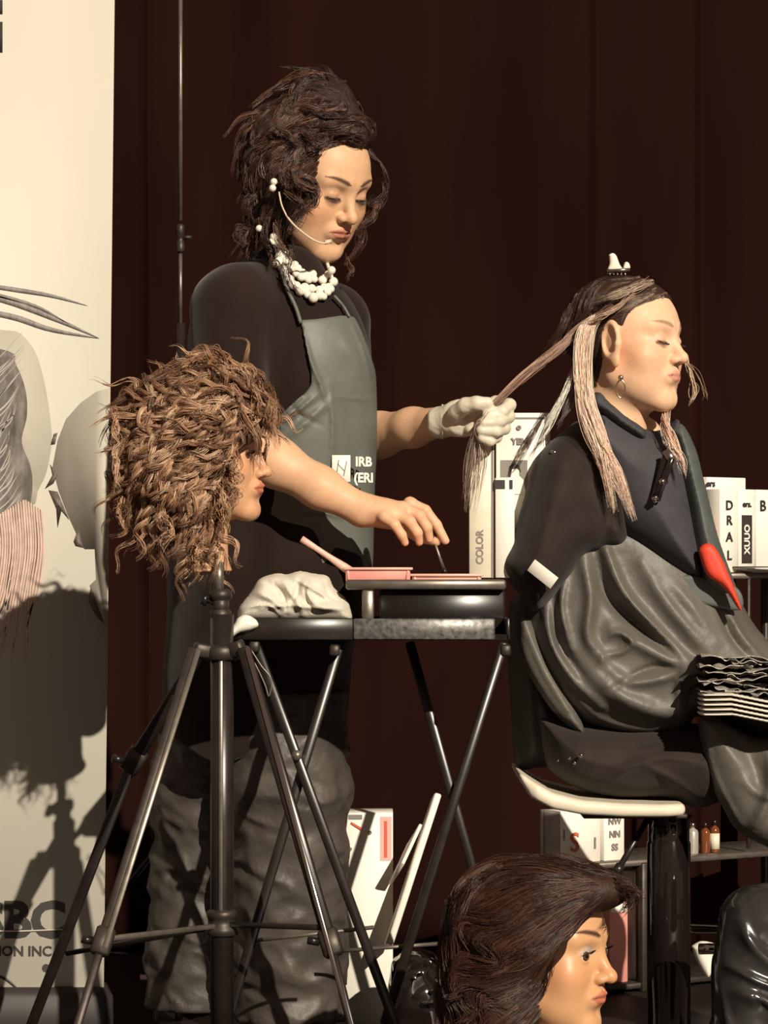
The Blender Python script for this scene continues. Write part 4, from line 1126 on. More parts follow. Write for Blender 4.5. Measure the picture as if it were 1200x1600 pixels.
for g, Y, n_ in (([(448, 262), (462, 285), (480, 292), (494, 300), (490, 318), (476, 322)], -.145, 3), ([(452, 285), (478, 278), (497, 288), (488, 312), (470, 328), (454, 343)], -.14, 3), ([(448, 300), (464, 312), (474, 330), (462, 350), (448, 362), (442, 380)], -.13, 3),
                 ([(575, 240), (597, 265), (601, 300), (588, 322), (574, 318), (580, 305)], .015, 3), ([(592, 320), (582, 340), (565, 360), (560, 380), (548, 400), (540, 412)], .01, 3),
                 ([(400, 330), (388, 350), (378, 372), (392, 388)], -.04, 3), ([(420, 340), (412, 370), (425, 400), (418, 420)], -.09, 3), ([(385, 200), (376, 240), (372, 270), (384, 285)], -.02, 3), ([(432, 350), (436, 380), (450, 396), (462, 405)], -.11, 2),
                 ([(455, 392), (452, 430), (470, 470)], -.12, 1), ([(545, 400), (548, 425), (540, 440)], -.05, 1), ([(395, 165), (440, 130), (480, 118), (520, 120)], -.03, 2), ([(405, 300), (385, 318), (392, 345)], -.06, 3), ([(430, 195), (450, 215), (475, 222)], -.10, 2), ([(470, 205), (500, 225), (520, 205)], -.10, 2)):
    for _ in range(n_):
        gg = [at(x + rS.normal() * 3, y + rS.normal() * 3, Y + rS.normal() * .006) for x, y in g]
        Ls.append(lock(gg, 14, 20, (.001, .0035, .003, .0008), .00045, .0025, 1.4, fuzz=.0018, R=rS))
fbS = Front(updo, 350, 620, 90, 420, -.16, .14, 3, far=True)
Ls += combed(fbS, GS, 110, 85, n=9, m=14, sp=(.001, .006, .0015), r=.0008, off=(0, .008), curl=.003, turns=1.1, jit=.3, sign=1, R=rS)
V, q, cc = hairmesh(Ls, PALS, .2, rS)
part('curls', (V, q), M['hair'], ho, col=cc)
# brush in the bare hand
bs = thing('tint_brush', at(694, 897, -.19), 'thin dark tint brush held upright in the bare hand over the pale bowl', 'brush')
part('handle', tube(np.array([at(676, 838, -.189), at(686, 868, -.189), at(693, 888, -.19)]), [.0022, .0025, .003], 10), M['greymetal'], bs)
part('bristles', tube(np.array([at(693, 888, -.19), at(694.5, 893, -.19), at(696, 899, -.19)]), [.003, .0042, .0025], 10), M['blackplastic'], bs)
# ------------------------------------------------------------ seated client
YC = -.05
cl_ = thing('person', (at(980, 0, YC)[0], YC, 0), 'client seated in profile under a dark hairdressing cape, pale pink lengths of hair hanging down', 'person')
RC = rotm(math.radians(59), math.radians(-1), math.radians(0))
SCc = .965
oC = at(1038, 530, -.13) - RC @ n3((-.031, -.084, .0075)) * SCc
V, Fc = nets(lambda P: head_f(P, 'down', neck=((0, .015, -.06), (0, .040, -.20)), nr=(.052, .060), full=.005, nose=.9, eary=-.010, es=1.18, lipk=.55), (-.1, -.13, -.22), (.1, .15, .13), .0021)
V = relax(V, Fc, 1, .35)
cC = head_col(V, (.80, .50, .315), (.66, .29, .22), (.82, .36, .20), (.38, .22, .14), (.66, .40, .27), browdark=.8, lash=(.10, .045, .03), blushamt=.5)
for s_ in (-1, 1):
    vf, cl2 = lashes(s_, RC * SCc, oC, False); part('eyelashes', vf, M['hair'], cl_, col=cl2)
hC = (V @ RC.T * SCc + oC, Fc)
def innerC(P):
    d = cap(P, at(985, 700, 0), at(985, 800, .05), .06, .09); d = smin(d, cap(P, at(985, 800, .03), at(960, 1060, .06), .07, .07), .04)
    d = smin(d, cap(P, at(915, 755, .0), at(1000, 770, .05), .03), .03)
    d = smin(d, chain(P, [at(950, 1185, .05), at(1268, 1185, .0)], (.035, .03)), .03); d = smin(d, chain(P, [at(950, 1185, .08), at(1278, 1185, .08)], (.035, .03)), .03)
    d = smin(d, chain(P, [at(1268, 1185, .0), at(1266, 1470, .0)], (.035, .028)), .02); d = smin(d, chain(P, [at(1278, 1185, .08), at(1276, 1470, .09)], (.035, .028)), .02)
    d = smin(d, chain(P, [at(890, 750, -.06), at(885, 900, -.07), at(1060, 1010, -.04)], (.035, .030, .024)), .02)
    return d
iC = nets(innerC, at(820, 1540, -.25), at(1340, 640, 0) + n3((0, .35, 0)), .008)
part('body', join(hC, iC), M['skin'], cl_, col=np.concatenate([cC, np.tile((.80, .50, .32), (len(iC[0]), 1))]))
S = lambda name, pts, Y, T, Rr, m_, ridges=(), h=.0035, back=1.0, wob=.0, par=cl_, seed=1: part(name, solid(pts, Y, T, Rr, ridges, h=h, back=back, wob=wob, seed=seed), M[m_], par)
# satin cape: body of the skirt
cp = S('satin_cape', [(838, 860), (860, 800), (920, 770), (1020, 790), (1100, 860), (1150, 930), (1185, 985), (1240, 1040), (1300, 1100), (1300, 1180), (1200, 1170), (1130, 1130), (1085, 1120), (1075, 1138), (1030, 1150), (970, 1150), (905, 1130), (860, 1098), (828, 1050), (808, 990), (812, 930)],
       .03, .15, .09, 'satin', [
    ([(900, 870), (912, 930), (908, 990), (930, 1025)], .010, .018), ([(880, 880), (868, 950), (885, 1010)], .006, .012), ([(935, 860), (960, 920), (1000, 970), (1050, 1020), (1090, 1045)], .009, .022), ([(920, 860), (940, 930), (1000, 985), (1060, 1030)], .010, -.022),
    ([(990, 880), (1020, 930), (1060, 980), (1095, 1020)], .012, .014), ([(945, 980), (1000, 1010), (1050, 1035), (1085, 1050)], .012, .016), ([(930, 1030), (970, 1060), (1020, 1055), (1060, 1040)], .009, .013), ([(920, 1050), (960, 1085), (1020, 1110), (1060, 1105)], .016, .020), ([(940, 1075), (1000, 1040), (1045, 1040)], .005, -.008),
    ([(1055, 1110), (1046, 1070), (1060, 1048), (1085, 1050), (1095, 1065)], .006, .014), ([(1065, 1100), (1070, 1075), (1085, 1070)], .005, -.010), ([(845, 930), (850, 990), (880, 1050), (930, 1100)], .008, .016), ([(858, 930), (866, 1000), (900, 1050)], .007, -.014), ([(880, 1075), (930, 1120), (1000, 1138), (1060, 1130)], .007, .012),
    ([(1125, 950), (1145, 990), (1180, 1030)], .006, .014), ([(1110, 950), (1130, 995), (1160, 1030)], .005, -.012), ([(1020, 900), (1060, 940), (1100, 1000)], .012, .008), ([(935, 995), (955, 985), (975, 1000), (960, 1015), (930, 1020)], .005, .010)], wob=.002)
S('cape_back_drape', [(796, 935), (822, 930), (838, 985), (850, 1060), (880, 1110), (912, 1150), (905, 1178), (866, 1196), (838, 1200), (806, 1196), (797, 1100), (792, 1010)], .10, .035, .035, 'satin', [([(815, 950), (822, 1040), (832, 1190)], .012, .012), ([(835, 1060), (860, 1130), (900, 1165)], .008, .008)], par=cp)
S('cape_side_fold', [(806, 960), (824, 960), (850, 1010), (880, 1070), (912, 1135), (905, 1146), (870, 1120), (835, 1070), (812, 1020)], -.05, .03, .015, 'satin', [([(818, 975), (850, 1050), (900, 1130)], .006, .008)], par=cp)
S('cape_front_drape', [(1090, 1118), (1130, 1128), (1175, 1150), (1230, 1150), (1300, 1140), (1310, 1340), (1240, 1335), (1195, 1322), (1150, 1296), (1126, 1256), (1108, 1220), (1096, 1175)], -.10, .06, .05, 'satin',
  [([(1096, 1130), (1102, 1190), (1125, 1245), (1150, 1285)], .007, .014), ([(1120, 1140), (1150, 1160), (1175, 1200), (1180, 1240)], .012, -.010), ([(1185, 1150), (1200, 1200), (1185, 1260), (1165, 1300)], .010, .016), ([(1160, 1220), (1185, 1240), (1210, 1230)], .008, .010)], par=cp, wob=.003)
# dark trousers on the seat
S('trousers', [(842, 1120), (900, 1130), (980, 1135), (1080, 1130), (1150, 1140), (1300, 1140), (1300, 1230), (1140, 1250), (1090, 1262), (1040, 1246), (970, 1246), (930, 1240), (895, 1228), (868, 1212), (852, 1190)], .0, .13, .07, 'matteblack',
  [([(940, 1215), (985, 1185), (1035, 1175), (1085, 1185)], .008, .012), ([(1000, 1190), (1040, 1210), (1075, 1235)], .006, .010), ([(900, 1160), (980, 1165), (1070, 1150)], .008, .010)], wob=.004)
for lx, ly in ((1268, -.005), (1280, .095)):
    def tl(P, lx=lx, ly=ly): return chain(P, [at(lx - 60, 1195, ly), at(lx, 1195, ly), at(lx - 2, 1455, ly)], (.055, .062, .050), .03) + .003 * vnoise(P, 40, 3)
    vl = nets(tl, at(lx - 140, 1520, ly - .09), at(lx + 80, 1110, ly + .10), .005)
    part('trouser_leg', (relax(*vl, 1), vl[1]), M['matteblack'], cl_)
    fz_ = at(lx, 1480, ly)
    def sh(P, c_=fz_): 
        Q = P - n3(c_)
        return smax(smin(ell(Q, (.055, 0, -.035), (.115, .042, .036)), cap(Q, (0, 0, .03), (0, 0, -.03), .040, .042), .03), -.062 - Q[..., 2], .004)
    part('shoe', nets(sh, fz_ + n3((-.08, -.07, -.08)), fz_ + n3((.20, .07, .09)), .005), M['glossblack'], cl_)
part('belt_studs', join(*[(sp0[0] * s_ + at(x, y, -.138), sp0[1]) for x, y, s_ in ((890, 1184, .4), (908, 1180, .55), (898, 1192, .4), (872, 1188, .3))]), M['chrome'], cl_)
# sleeve part of the black gown
S('gown_sleeve', [(858, 690), (905, 655), (950, 640), (975, 700), (985, 800), (978, 850), (945, 862), (915, 872), (882, 914), (838, 957), (812, 930), (784, 886), (800, 845), (815, 790), (836, 720)], -.08, .085, .06, 'matteblack',
  [([(870, 740), (850, 820), (835, 880)], .015, .010), ([(930, 760), (945, 800), (940, 850)], .010, -.012), ([(845, 900), (840, 935), (870, 912)], .004, .004)], h=.0035, wob=.002)
slv = bpy.data.objects['gown_sleeve']
t1 = part('sleeve_tag', place(bx((0, 0, 0), (.048, .002, .022), bev=.0004), at(848, 897, surfY(slv, 848, 897, .014)), rotm(-.35, .1, math.radians(38))), M['white'], cl_); t1['label'] = 'white care tag on the sleeve hem'
# neck cape
nc = S('shoulder_cape', [(922, 628), (945, 628), (968, 645), (1003, 668), (1030, 672), (1060, 655), (1062, 690), (1074, 745), (1088, 820), (1099, 880), (1094, 914), (1040, 895), (990, 862), (955, 838), (936, 800), (915, 750), (890, 700), (900, 660)], -.045, .125, .085, 'slate',
  [([(936, 832), (985, 855), (1040, 890), (1092, 910)], .004, .005), ([(960, 650), (1000, 700), (1040, 800)], .02, .004), ([(1065, 700), (1085, 780), (1100, 850)], .005, -.006)], h=.003)
S('cape_front_panel', [(1040, 672), (1064, 662), (1086, 700), (1098, 745), (1108, 785), (1119, 830), (1133, 872), (1154, 930), (1148, 940), (1100, 925), (1080, 880), (1066, 800), (1050, 730)], -.060, .085, .045, 'slategreen', [], h=.003, par=nc)
S('cape_hem_flap', [(1060, 898), (1063, 934), (1110, 947), (1158, 953), (1152, 918), (1092, 900)], (lambda a: a + .004)(min(surfY(cp, 1100, 940), surfY(nc, 1080, 905), surfY(cp, 1140, 945))), .006, .004, 'slategreen', par=nc, h=.002)
S('collar', [(918, 620), (935, 612), (952, 628), (975, 648), (1008, 672), (1003, 690), (970, 672), (940, 650), (920, 640)], -.115, .04, .02, 'slate', par=nc, h=.003)
rd = S('red_patch', [(1090, 860), (1098, 850), (1112, 850), (1126, 868), (1138, 895), (1150, 925), (1160, 955), (1152, 950), (1130, 918), (1104, 898)], -.142, .014, .010, 'red', par=nc, h=.003); rd['label'] = 'bright red patch on the front edge'  # thin red patch lying on the cape's front edge
# hair: sleek cap
HP = np.array([(-.080, .082), (-.090, .094), (-.05, .135), (.04, .15), (.14, .11), (.15, -.02), (.12, -.10), (.05, -.11), (.034, -.060), (.022, -.035), (.014, .0), (.008, .026), (-.008, .036), (-.018, .034), (-.028, .030), (-.036, .050), (-.052, .066)])
def scalp(P, g=.004):
    Q = (P - oC) @ RC / SCc
    d = head_f(Q, 'down', neck=((0, .015, -.06), (0, .040, -.20)), nr=(.046, .05), full=.005, ear=False) - g
    return smax(d, -polysd(Q[..., 1], Q[..., 2], HP), .003) * SCc
lo_, hi_ = oC - .14, oC + .15
V, Fc = nets(scalp, lo_, hi_, .0024)
hoC = part('hair', (relax(V, Fc, 1), Fc), mat('sleek_hair_base', (.045, .022, .015), .5, spec=.3, bump=(200, .8, .002)), cl_)
frC = Front(scalp, 890, 1070, 400, 680, oC[1] - .12, oC[1] + .05, 2)
rC = np.random.default_rng(21)
GC = [[(1030, 440), (990, 455), (950, 480), (920, 520)], [(1000, 470), (965, 490), (930, 520), (905, 560)], [(985, 430), (945, 430), (920, 455), (910, 500)], [(985, 500), (955, 515), (930, 540), (925, 600)], [(975, 530), (950, 530), (935, 560)]]
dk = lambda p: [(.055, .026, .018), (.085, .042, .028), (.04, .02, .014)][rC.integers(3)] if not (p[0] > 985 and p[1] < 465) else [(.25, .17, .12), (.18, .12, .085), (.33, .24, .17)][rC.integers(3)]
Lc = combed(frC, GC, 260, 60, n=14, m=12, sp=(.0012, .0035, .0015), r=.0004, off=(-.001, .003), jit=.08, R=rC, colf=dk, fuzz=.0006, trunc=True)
def lk(g, Y, n, sp_, col, r=.00045, k=1, jig=2, fz=.0015):
    for _ in range(k):
        gg = [at(p[0] + rC.normal() * jig, p[1] + rC.normal() * jig, (p[2] if len(p) > 2 else Y) + rC.normal() * .003) for p in g]
        P_, ra = lock(gg, n, 26, sp_, r, fuzz=fz, R=rC); Lc.append((P_, ra, col))
PNK = [(.93, .66, .50), (.96, .80, .63), (.88, .56, .44), (.80, .62, .48)]
for k in range(28):       # pale front length
    c_ = PNK[k % 4]; e = rC.normal() * 5
    ends = [(992, 812), (955, 795), (975, 780), (962, 800), (990, 800)][k % 5]
    lk([(930 + e * .3, 498, -.13), (915 + e, 520, -.14), (910 + e, 570, -.150), (915 + e, 630, -.165), (935 + e, 690, -.178), ((935 + ends[0]) / 2 + e, 740, -.182), (ends[0] + e * .3, ends[1], -.180)], 0, 16, (.0015, .004, .006, .006, .004), c_, k=1, r=.00042)
for k in range(4): lk([(908, 550, -.12), (893, 592, -.14), (872, 635, -.16), (852, 668, -.17), (842, 690, -.17)], 0, 9, (.001, .002, .002, .001), [(.85, .80, .70), (.80, .74, .64), (.40, .38, .34)][k % 3], jig=2)
for k in range(3): lk([(905, 560, -.12), (892, 620, -.14), (872, 668, -.17)], 0, 8, (.001, .003, .001), (.16, .14, .13), jig=2)
for k in range(6): lk([(1052, 610, -.02), (1040, 650, -.10), (1045, 685, -.165), (1062, 715, -.172), (1072, 742, -.172)], 0, 10, (.002, .004, .001), PNK[k % 3], jig=2.5)
for k in range(2): lk([(1072, 560, -.03), (1080, 590, -.04), (1083, 615, -.05), (1074, 634, -.06)], 0, 6, (.001, .002, .0015), (.62, .46, .33), jig=1.5)
for k in range(2): lk([(1080, 572, -.03), (1092, 590, -.04), (1103, 615, -.05), (1100, 625, -.05)], 0, 2, (.0004, .001), (.35, .22, .15), jig=2)
# two raised sections and the strand drawn out to the gloved hand
lk([(1020, 440, -.12), (985, 452, -.150), (955, 462, -.150), (930, 470, -.13)], 0, 14, (.003, .003, .002), (.50, .38, .28), k=2)
lk([(985, 462, -.155), (960, 482, -.155), (935, 498, -.15), (915, 510, -.14)], 0, 14, (.001, .0025, .002), (.55, .38, .27), k=2)
for k in range(9):
    c_ = [(.34, .19, .13), (.50, .33, .24), (.20, .12, .09), (.42, .25, .18)][k % 4]
    lk([(955, 478, -.14), (915, 505, -.12), (870, 545, -.125), (820, 588, -.135), (775, 630, -.150), (758, 650, -.155)], 0, 14, (.003, .005, .005, .004), c_, jig=2, fz=.0008)
    e = rC.normal() * 6
    lk([(770, 634, -.150), (757, 652, -.160), (745, 672, -.155), (738 + e, 710, -.14), (733 + e, 760, -.135), (728 + e * .5, 800 + e, -.135)], 0, 9, (.003, .004, .007, .003), [(.35, .26, .21), (.22, .15, .12), (.50, .40, .33)][k % 3], jig=2)
fbC = Front(scalp, 890, 1070, 400, 680, oC[1] - .12, oC[1] + .14, 2, far=True)
Lc += combed(fbC, GC, 110, 60, n=10, m=12, sp=(.0012, .004, .0015), r=.0006, off=(-.001, .003), jit=.08, sign=1, R=rC, trunc=True)
V, q, cc = hairmesh(Lc, PNK, .12, rC)
part('strands', (V, q), M['hair'], hoC, col=cc)
M['gold'] = mat('earring_metal', (.75, .62, .42), .2, metal=1)
er = at(970, 590, -.158)
part('earring', join((sp0[0] * .7 + er, sp0[1]), tube(np.array([er + n3((.007 * math.sin(a) , 0, -.018 + .014 * math.cos(a))) for a in np.linspace(0, 2 * PI, 24)]), .0014, 8, False)), M['gold'], cl_)
# clips
hc = thing('hair_clip', at(962, 424, oC[1]), 'shiny white butterfly hair clip on top of the client head', 'clip')
yk = oC[1] - .01
part('clip_wing', solid([(951, 398), (957, 395), (963, 399), (968, 412), (972, 422), (950, 423), (952, 412)], yk, .006, .006, h=.0012), M['pearl'], hc)
part('clip_wing', solid([(972, 421), (976, 410), (982, 410), (985, 418), (980, 424)], yk + .012, .006, .005, h=.0012), M['pearl'], hc)
part('clip_base', bx(at(966, 423, yk), (.038, .014, .006), rotm(0, 0, -.05), .002), M['chrome'], hc)
part('clip_teeth', join(*[rod(at(952 + 6 * i, 424, yk - .004), at(954 + 6 * i, 434, yk - .004), .0013, 6) for i in range(5)]), M['chrome'], hc)
cc_ = thing('cape_clip', at(1034, 745, -.18), 'black crocodile clip fastened on the chest of the slate cape', 'clip')
yk = -.182
part('clip_arm', bar(at(1044, 708, yk), at(1024, 782, yk + .004), .016, .007), M['glossblack'], cc_)
part('clip_arm', bar(at(1050, 716, yk - .010), at(1028, 776, yk - .004), .010, .005), M['glossblack'], cc_)
part('spring', rod(at(1034, 752, yk - .014), at(1040, 753, yk + .006), .0045), M['chrome'], cc_)
part('clip_grip', bar(at(1040, 704, yk - .003), at(1050, 720, yk - .007), .012, .004), M['chrome'], cc_)
part('clip_tip', bar(at(1022, 776, yk - .006), at(1026, 784, yk - .002), .010, .006), M['chrome'], cc_)
sc_ = thing('section_clip', at(866, 707, -.12), 'tiny bright clip on the black shoulder of the gown', 'clip')
part('clip_body', bx(at(866, 707, -.138), (.012, .005, .006), rotm(0, 0, .5), .002), M['chrome'], sc_)
# ------------------------------------------------------------ stool
st = thing('bar_stool', (at(1045, 0, .05)[0], .05, 0), 'bar stool with cream padded seat on a glossy black chrome column under the client', 'stool')
def seat(P):
    c_ = at(930, 1245, .03)
    pts = [(803, 1200), (822, 1222), (855, 1240), (900, 1250), (960, 1254), (1015, 1255), (1058, 1254)]
    W = ats(pts, .03)
    d = None
    zc = np.interp(P[..., 0], W[:, 0], W[:, 2]); 
    hw = .17 * np.sqrt(np.clip(1 - ((P[..., 0] - .345) / .17) ** 6, 0, 1))
    dx = np.maximum(W[0, 0] - P[..., 0], P[..., 0] - W[-1, 0])
    dz = np.abs(P[..., 2] - zc) * .85 - np.interp(P[..., 0], [W[0, 0], W[1, 0], W[3, 0], W[-1, 0]], [.004, .012, .010, .0085])
    dy = np.abs(P[..., 1] - .03) - np.maximum(.17 - .5 * np.clip(dx + .03, 0, 1) , .05)
    return smax(smax(dz, dy, .012), dx, .010)
vs = nets(seat, at(785, 1290, -.17), at(1085, 1180, 0) + n3((0, .25, 0)), .003)
part('padded_seat', (relax(*vs, 2), vs[1]), M['cream'], st)
part('seat_plate', bx(at(985, 1268, .03), (.17, .2, .008), bev=.003), M['darkmetal'], st)
c0 = at(1045, 1270, .03)
part('gas_column', lathe((c0[0], .03, .02), [(.036, 0), (.036, c0[2] - .07), (.034, c0[2] - .066), (.034, c0[2] - .03), (.040, c0[2] - .026), (.040, c0[2] - .022)], 48), M['glossblack'], st)
part('base_disc', lathe((c0[0], .03, 0), [(.21, 0), (.21, .006), (.18, .014), (.06, .024), (.038, .04)], 56), M['chrome'], st)
part('footrest', tube(np.array([(c0[0] + .16 * math.sin(a) + .02, .03 - .14 * math.cos(a), .20) for a in np.linspace(.1, PI - .1, 24)]), .009, 12), M['chrome'], st)
part('lever', join(rod(at(1015, 1275, -.02), at(965, 1360, -.06), .005), rod(at(970, 1352, -.058), at(962, 1364, -.062), .008)), M['blackmetal'], st)
# ------------------------------------------------------------ foils on her lap
fs = [(1094, 1098), (1110, 1088), (1150, 1092), (1200, 1098), (1290, 1100), (1290, 1135), (1230, 1142), (1180, 1130), (1120, 1112), (1092, 1106)]
for k in range(5):
    Yk = -.17 - .004 * k
    pl_ = solid([(x, y + (k - 2) * 7.5 + (3 if x > 1150 else 0)) for x, y in [(1092, 1097), (1140, 1096), (1200, 1105), (1290, 1113), (1290, 1119), (1200, 1111), (1140, 1102), (1093, 1102)]], Yk, .05 + .002 * k, .003, h=.0016, smoothpoly=False, wob=.0)
    tag(part('paper_sheet', pl_, M['white']), 'white paper sheets stacked under the dark foils on the client lap', 'paper', 'paper sheets on the lap')
rf = np.random.default_rng(31)
for k in range(16):
    x0 = rf.uniform(1090, 1180); y0 = 1088 - 4.2 * k + max(0, (x0 - 1150)) * .05; L_ = rf.uniform(60, 110); a = rf.uniform(-.12, .14)
    nx_, ny_ = 26, 9
    U, W_ = np.meshgrid(np.linspace(0, 1, nx_), np.linspace(0, 1, ny_), indexing='ij')
    base = at(x0, y0, -.20)
    X = base[0] + U * L_ / 975; Yv = -.20 + W_ * .10 + .02 * a; Z = base[2] - a * U * .08 + (.007 * (1.3 - W_)) * vnoise(np.stack([X * 3, Yv * 3, X * 0 + k], -1), 26, k) 
    tp_ = np.stack([X, Yv, Z + .0012], -1).reshape(-1, 3); bt_ = np.stack([X, Yv, Z], -1).reshape(-1, 3); n = nx_ * ny_
    Fc = []
    for i in range(nx_ - 1):
        for j in range(ny_ - 1):
            q = (i * ny_ + j, (i + 1) * ny_ + j, (i + 1) * ny_ + j + 1, i * ny_ + j + 1); Fc += [q, tuple(n + v for v in q[::-1])]
    for i in range(nx_ - 1):
        a0, b0 = i * ny_, (i + 1) * ny_; Fc += [(a0, n + a0, n + b0, b0), (a0 + ny_ - 1, b0 + ny_ - 1, n + b0 + ny_ - 1, n + a0 + ny_ - 1)]
    for j in range(ny_ - 1):
        a0 = (nx_ - 1) * ny_; Fc += [(j, j + 1, n + j + 1, n + j), (a0 + j, n + a0 + j, n + a0 + j + 1, a0 + j + 1)]
    tag(part('foil_packet', (np.concatenate([tp_, bt_]), Fc), M['foil'] if k % 4 else M['glossblack'], smooth=False), 'crumpled dark foil packet in the pile on the client lap', 'foil', 'foil packets on the lap')
# ------------------------------------------------------------ metal rack behind the client
ra, rb = at(880, 1352, .75), at(1300, 1318, 1.16)
ra[2] = rb[2] = .248
ang = math.atan2(rb[1] - ra[1], rb[0] - ra[0]); RR = rotm(ang); ln = np.linalg.norm((rb - ra)[:2])
ctr = (ra + rb) / 2
rk = thing('metal_rack', (ctr[0], ctr[1], 0), 'dark metal shelf rack holding product boxes behind the client', 'shelf')
def onrack(u, v, z): return ra + RR @ n3((u, v, 0)) + n3((0, 0, z - ra[2]))
for z in (.248, .012):
    part('shelf_board', bx(onrack(ln / 2, .09, z), (ln, .20, .012), RR, .002), M['greymetal' if z > .2 else 'darkmetal'], rk)
z3 = .80
part('shelf_board', bx(onrack(ln * .80, .09, z3), (ln * .44, .20, .012), RR, .002), M['greymetal'], rk)
for u, v, z1 in ((.10, -.005, .248), (.345 - .02, -.005, .248), (ln - .01, -.005, 1.0), (ln - .01, .245, 1.0), (.01, .245, .248), (ln * .58, .245, .80), (ln * .585, -.005, .80)):
    pass
def uofpx(px):   # distance along the rack front whose projection is px
    best = min(np.linspace(0, ln, 400), key=lambda u: abs(CX + onrack(u, 0, 0)[0] * F / (CAMD + onrack(u, 0, 0)[1]) - px)); return float(best)
def vrod(px, z0, z1, v=-.004, w_=.016):
    a = onrack(uofpx(px), v, z0); b = onrack(uofpx(px), v, z1); part('upright', bx((a + b) / 2, (w_, w_, z1 - z0), RR, .002), M['darkmetal'], rk)
vrod(1003, 0, .248, w_=.022); vrod(1167, .26, .80, w_=.008); vrod(1280, 0, 1.0); vrod(885, 0, .248)
for u in (.01, ln * .6, ln - .01):
    a = onrack(u, .185, 0); b = onrack(u, .185, .80 if u > .3 else .248); part('upright', bx((a + b) / 2, (.016, .016, b[2]), RR, .002), M['darkmetal'], rk)
def rbox(px0, px1, z0, h, dep, m_, label, v=.01, marks=(), cat='box', name='product_box'):
    u0, u1 = uofpx(px0), uofpx(px1); w_ = u1 - u0
    c_ = onrack((u0 + u1) / 2, v + dep / 2, z0)
    o = thing(name, c_, label, cat)
    part('carton_body', bx(c_ + n3((0, 0, h / 2)), (w_, dep, h), RR, .0012), M[m_], o)
    for mk_ in marks:
        f_ = onrack((u0 + u1) / 2, v - .0008, z0)
        if mk_[0] == 't':
            _, body, du, dz, size, mm = mk_[:6]; Rm = RR @ mk_[6] if len(mk_) > 6 else RR
            part('printed_text', place(text(body, size, .0006, .0006), f_ + RR @ n3((du * w_, -.0012, 0)) + n3((0, 0, dz * h)), Rm), M[mm], o, smooth=False)
        else:
            _, du, dz, ww, hh, mm = mk_
            part('printed_patch', bx(f_ + RR @ n3((du * w_, 0, 0)) + n3((0, 0, dz * h)), (ww * w_, .0008, hh * h), RR), M[mm], o, smooth=False)
    return o
rbox(826, 856, .254, .10, .05, 'white', 'white carton with a pink lower half at the left end of the rack shelf', marks=[('p', 0, .3, .98, .5, 'pinkink')])
rbox(862, 944, .254, .10, .06, 'white', 'wide white carton with a red letter S under the stool seat', marks=[('t', 'S', -.15, .38, .052, 'redink'), ('t', '1', .35, .35, .03, 'inkgrey'), ('p', -.40, .55, .03, .2, 'inkgrey')])
rbox(949, 981, .254, .10, .05, 'white', 'white carton with grey lettering beside the stool lever', marks=[('t', 'NW', 0, .75, .018, 'inkgrey'), ('t', 'NN', 0, .5, .018, 'inkgrey'), ('t', 'SS', 0, .25, .018, 'inkgrey')])
rbox(958, 986, .018, .155, .05, 'pink', 'pale pink carton on the bottom shelf beside the dark mannequin face', marks=[('p', 0, .93, .9, .1, 'white')])
rbox(1003, 1026, .018, .21, .05, 'white', 'tall white carton with a pink band behind the stool column', v=.03, marks=[('p', .1, .55, .8, .18, 'pinkink')])
# upper shelf cartons
zU = .807
B1 = rbox(1130, 1158, zU, .165, .05, 'white', 'white carton with stacked black letters, leftmost on the upper shelf', marks=[('t', 'D', 0, .80, .026, 'ink'), ('t', 'R', 0, .62, .026, 'ink'), ('t', 'A', 0, .42, .026, 'ink'), ('t', 'L', 0, .20, .026, 'ink')])
B2 = rbox(1140, 1200, zU, .190, .06, 'white', 'taller white carton with a framed label behind the lettered carton', v=.065, marks=[('t', 'ers', -.42, .93, .018, 'ink')])
B3 = rbox(1159, 1185, zU, .165, .05, 'white', 'white carton with a dark framed vertical label on the upper shelf', marks=[('t', 'ers.', 0, .82, .016, 'ink'), ('p', 0, .40, .62, .58, 'ink'), ('t', 'XUUO', 0, .40, .020, 'white', RV)])
B4 = rbox(1187, 1235, zU, .165, .05, 'white', 'white carton cut by the right picture edge on the upper shelf', marks=[('t', 'B', -.30, .80, .03, 'ink')])
dsh = thing('white_dish', onrack(uofpx(1190), -.02, zU - .002), 'flat white dish with a dark rim at the front of the upper shelf', 'dish')
dv = lathe((0, 0, 0), [(.03, 0), (.055, .004), (.07, .010), (.066, .010), (.05, .006), (.005, .004)], 40)
part('dish_body', place(dv, onrack(uofpx(1190), .0, zU - .0)), M['white'], dsh)
part('dish_rim', place(lathe((0, 0, 0), [(.0695, .0095), (.0705, .0105), (.068, .0120), (.067, .0105)], 40), onrack(uofpx(1190), .0, zU)), M['ink'], dsh)
def bottle(px, z0, h, r, m_, label, v=.03, capm='blackplastic', lab=None):
    c_ = onrack(uofpx(px), v, z0)
    o = thing('bottle', c_, label, 'bottle')
    part('glass', lathe(c_, [(r * .9, 0), (r, .003), (r, h * .68), (r * .85, h * .76), (r * .4, h * .82), (r * .4, h * .86)], 28), M[m_], o)
    part('cap', lathe(c_ + n3((0, 0, h * .85)), [(r * .5, 0), (r * .5, h * .14), (r * .4, h * .15)], 20), M[capm], o)
    if lab: part('wrap_label', lathe(c_, [(r * 1.02, h * .12), (r * 1.02, h * .6)], 28), M[lab], o)
bottle(1121, zU, .115, .0125, 'red', 'bright red bottle with pale pink cap at the left end of the upper shelf', capm='palepink')
bottle(1093, .254, .062, .012, 'silverlabel', 'silver labelled bottle right of the stool column', v=.02, capm='chrome')
bottle(1112, .254, .060, .010, 'amber', 'small amber bottle in the middle of the bottle row', v=.02)
bottle(1127, .254, .064, .010, 'amber', 'amber bottle with a pale label at the right of the bottle row', v=.02, lab='cream')
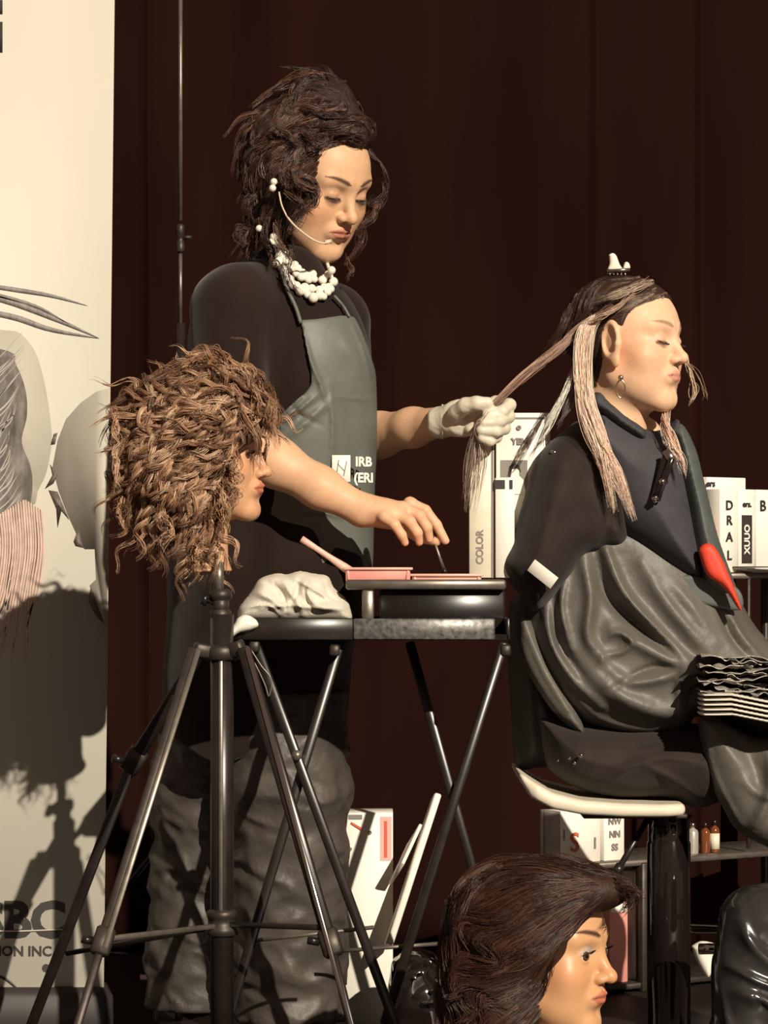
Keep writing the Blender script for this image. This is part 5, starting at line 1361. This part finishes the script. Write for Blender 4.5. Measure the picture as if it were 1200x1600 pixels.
# ------------------------------------------------------------ cartons and panels under the table
bxo = carton('tall_carton', [(524, 1270), (614, 1270), (614, 1600), (524, 1600)], .22, .10, 'tall white carton with a red stripe on the floor behind the table legs', marks=[('p', q4(594, 1276, 612, 1345), 'pinkink'), ('p', q4(600, 1283, 605, 1340), 'redink'), ('p', q4(545, 1273, 566, 1280), 'inkgrey'), ('p', [(549, 1284), (566, 1294), (565, 1298), (548, 1287)], 'redink'), ('t', 'o', 578, 1300, .012, 'inkgrey'), ('t', 'o', 547, 1326, .012, 'inkgrey')])
for (a, b, w_, lb) in (((682, 1244), (622, 1430), .012, 'white foam board strip leaning right of the tall carton, longer one'), ((648, 1304), (622, 1360), .006, 'short thin white strip leaning beside the longer strip')):
    A_, B_ = at(*a, .20), at(*b, .16)
    tag(part('foam_board', bar(A_, B_ + (B_ - A_) * (.25 if w_ > .01 else .1), w_, .09), M['white']), lb, 'board')
gb = thing('tool_pouch', at(650, 1600, .0), 'glossy black tool pouch with bright clips on the floor by the dark mannequin hair', 'pouch')
part('pouch_body', solid([(612, 1500), (640, 1482), (680, 1490), (700, 1530), (705, 1590), (700, 1660), (610, 1660), (602, 1580)], .02, .07, .04, h=.004, wob=.010), M['glossblack'], gb)
for x, y in ((672, 1503), (648, 1528), (633, 1503), (677, 1548), (660, 1520)): part('clip', bx(at(x, y, -.055), (.008, .006, .006), rotm(0, 0, .4), .002), M['chrome'], gb)
part('buckle', bx(at(676, 1566, -.06), (.034, .006, .010), rotm(0, 0, -.15), .003), M['chrome'], gb)
# white paper cone and black bag on the right
tag(part('paper_cone', solid([(1080, 1478), (1098, 1470), (1127, 1480), (1118, 1505), (1106, 1528), (1090, 1505)], .70, .018, .015, h=.002), M['white']), 'small white paper wrap beside the black stool column', 'paper')
tag(part('paper_scrap', solid([(1122, 1438), (1130, 1415), (1136, 1420), (1128, 1450)], .70, .008, .006, h=.002), M['white']), 'small white paper scrap poking up by the black bag', 'paper')
bgp = [(1125, 1420), (1145, 1395), (1190, 1380), (1280, 1385), (1330, 1450), (1340, 1660), (1120, 1660), (1112, 1580), (1110, 1520), (1118, 1470)]
tag(part('plastic_bag', solid(bgp, -.335, .075, .06, [([(1130, 1500), (1180, 1525), (1230, 1540)], .006, .014), ([(1150, 1540), (1190, 1560), (1230, 1600)], .010, .016), ([(1120, 1540), (1130, 1590), (1160, 1640)], .006, .012), ([(1145, 1410), (1160, 1460), (1200, 1500)], .008, .010), ([(1170, 1550), (1200, 1575)], .005, -.012)], h=.004, wob=.010, seed=6), mat('bag_plastic', (.030, .028, .026), .22, spec=.6, coat=.3)), 'shiny black plastic bag at the bottom right corner', 'bag')
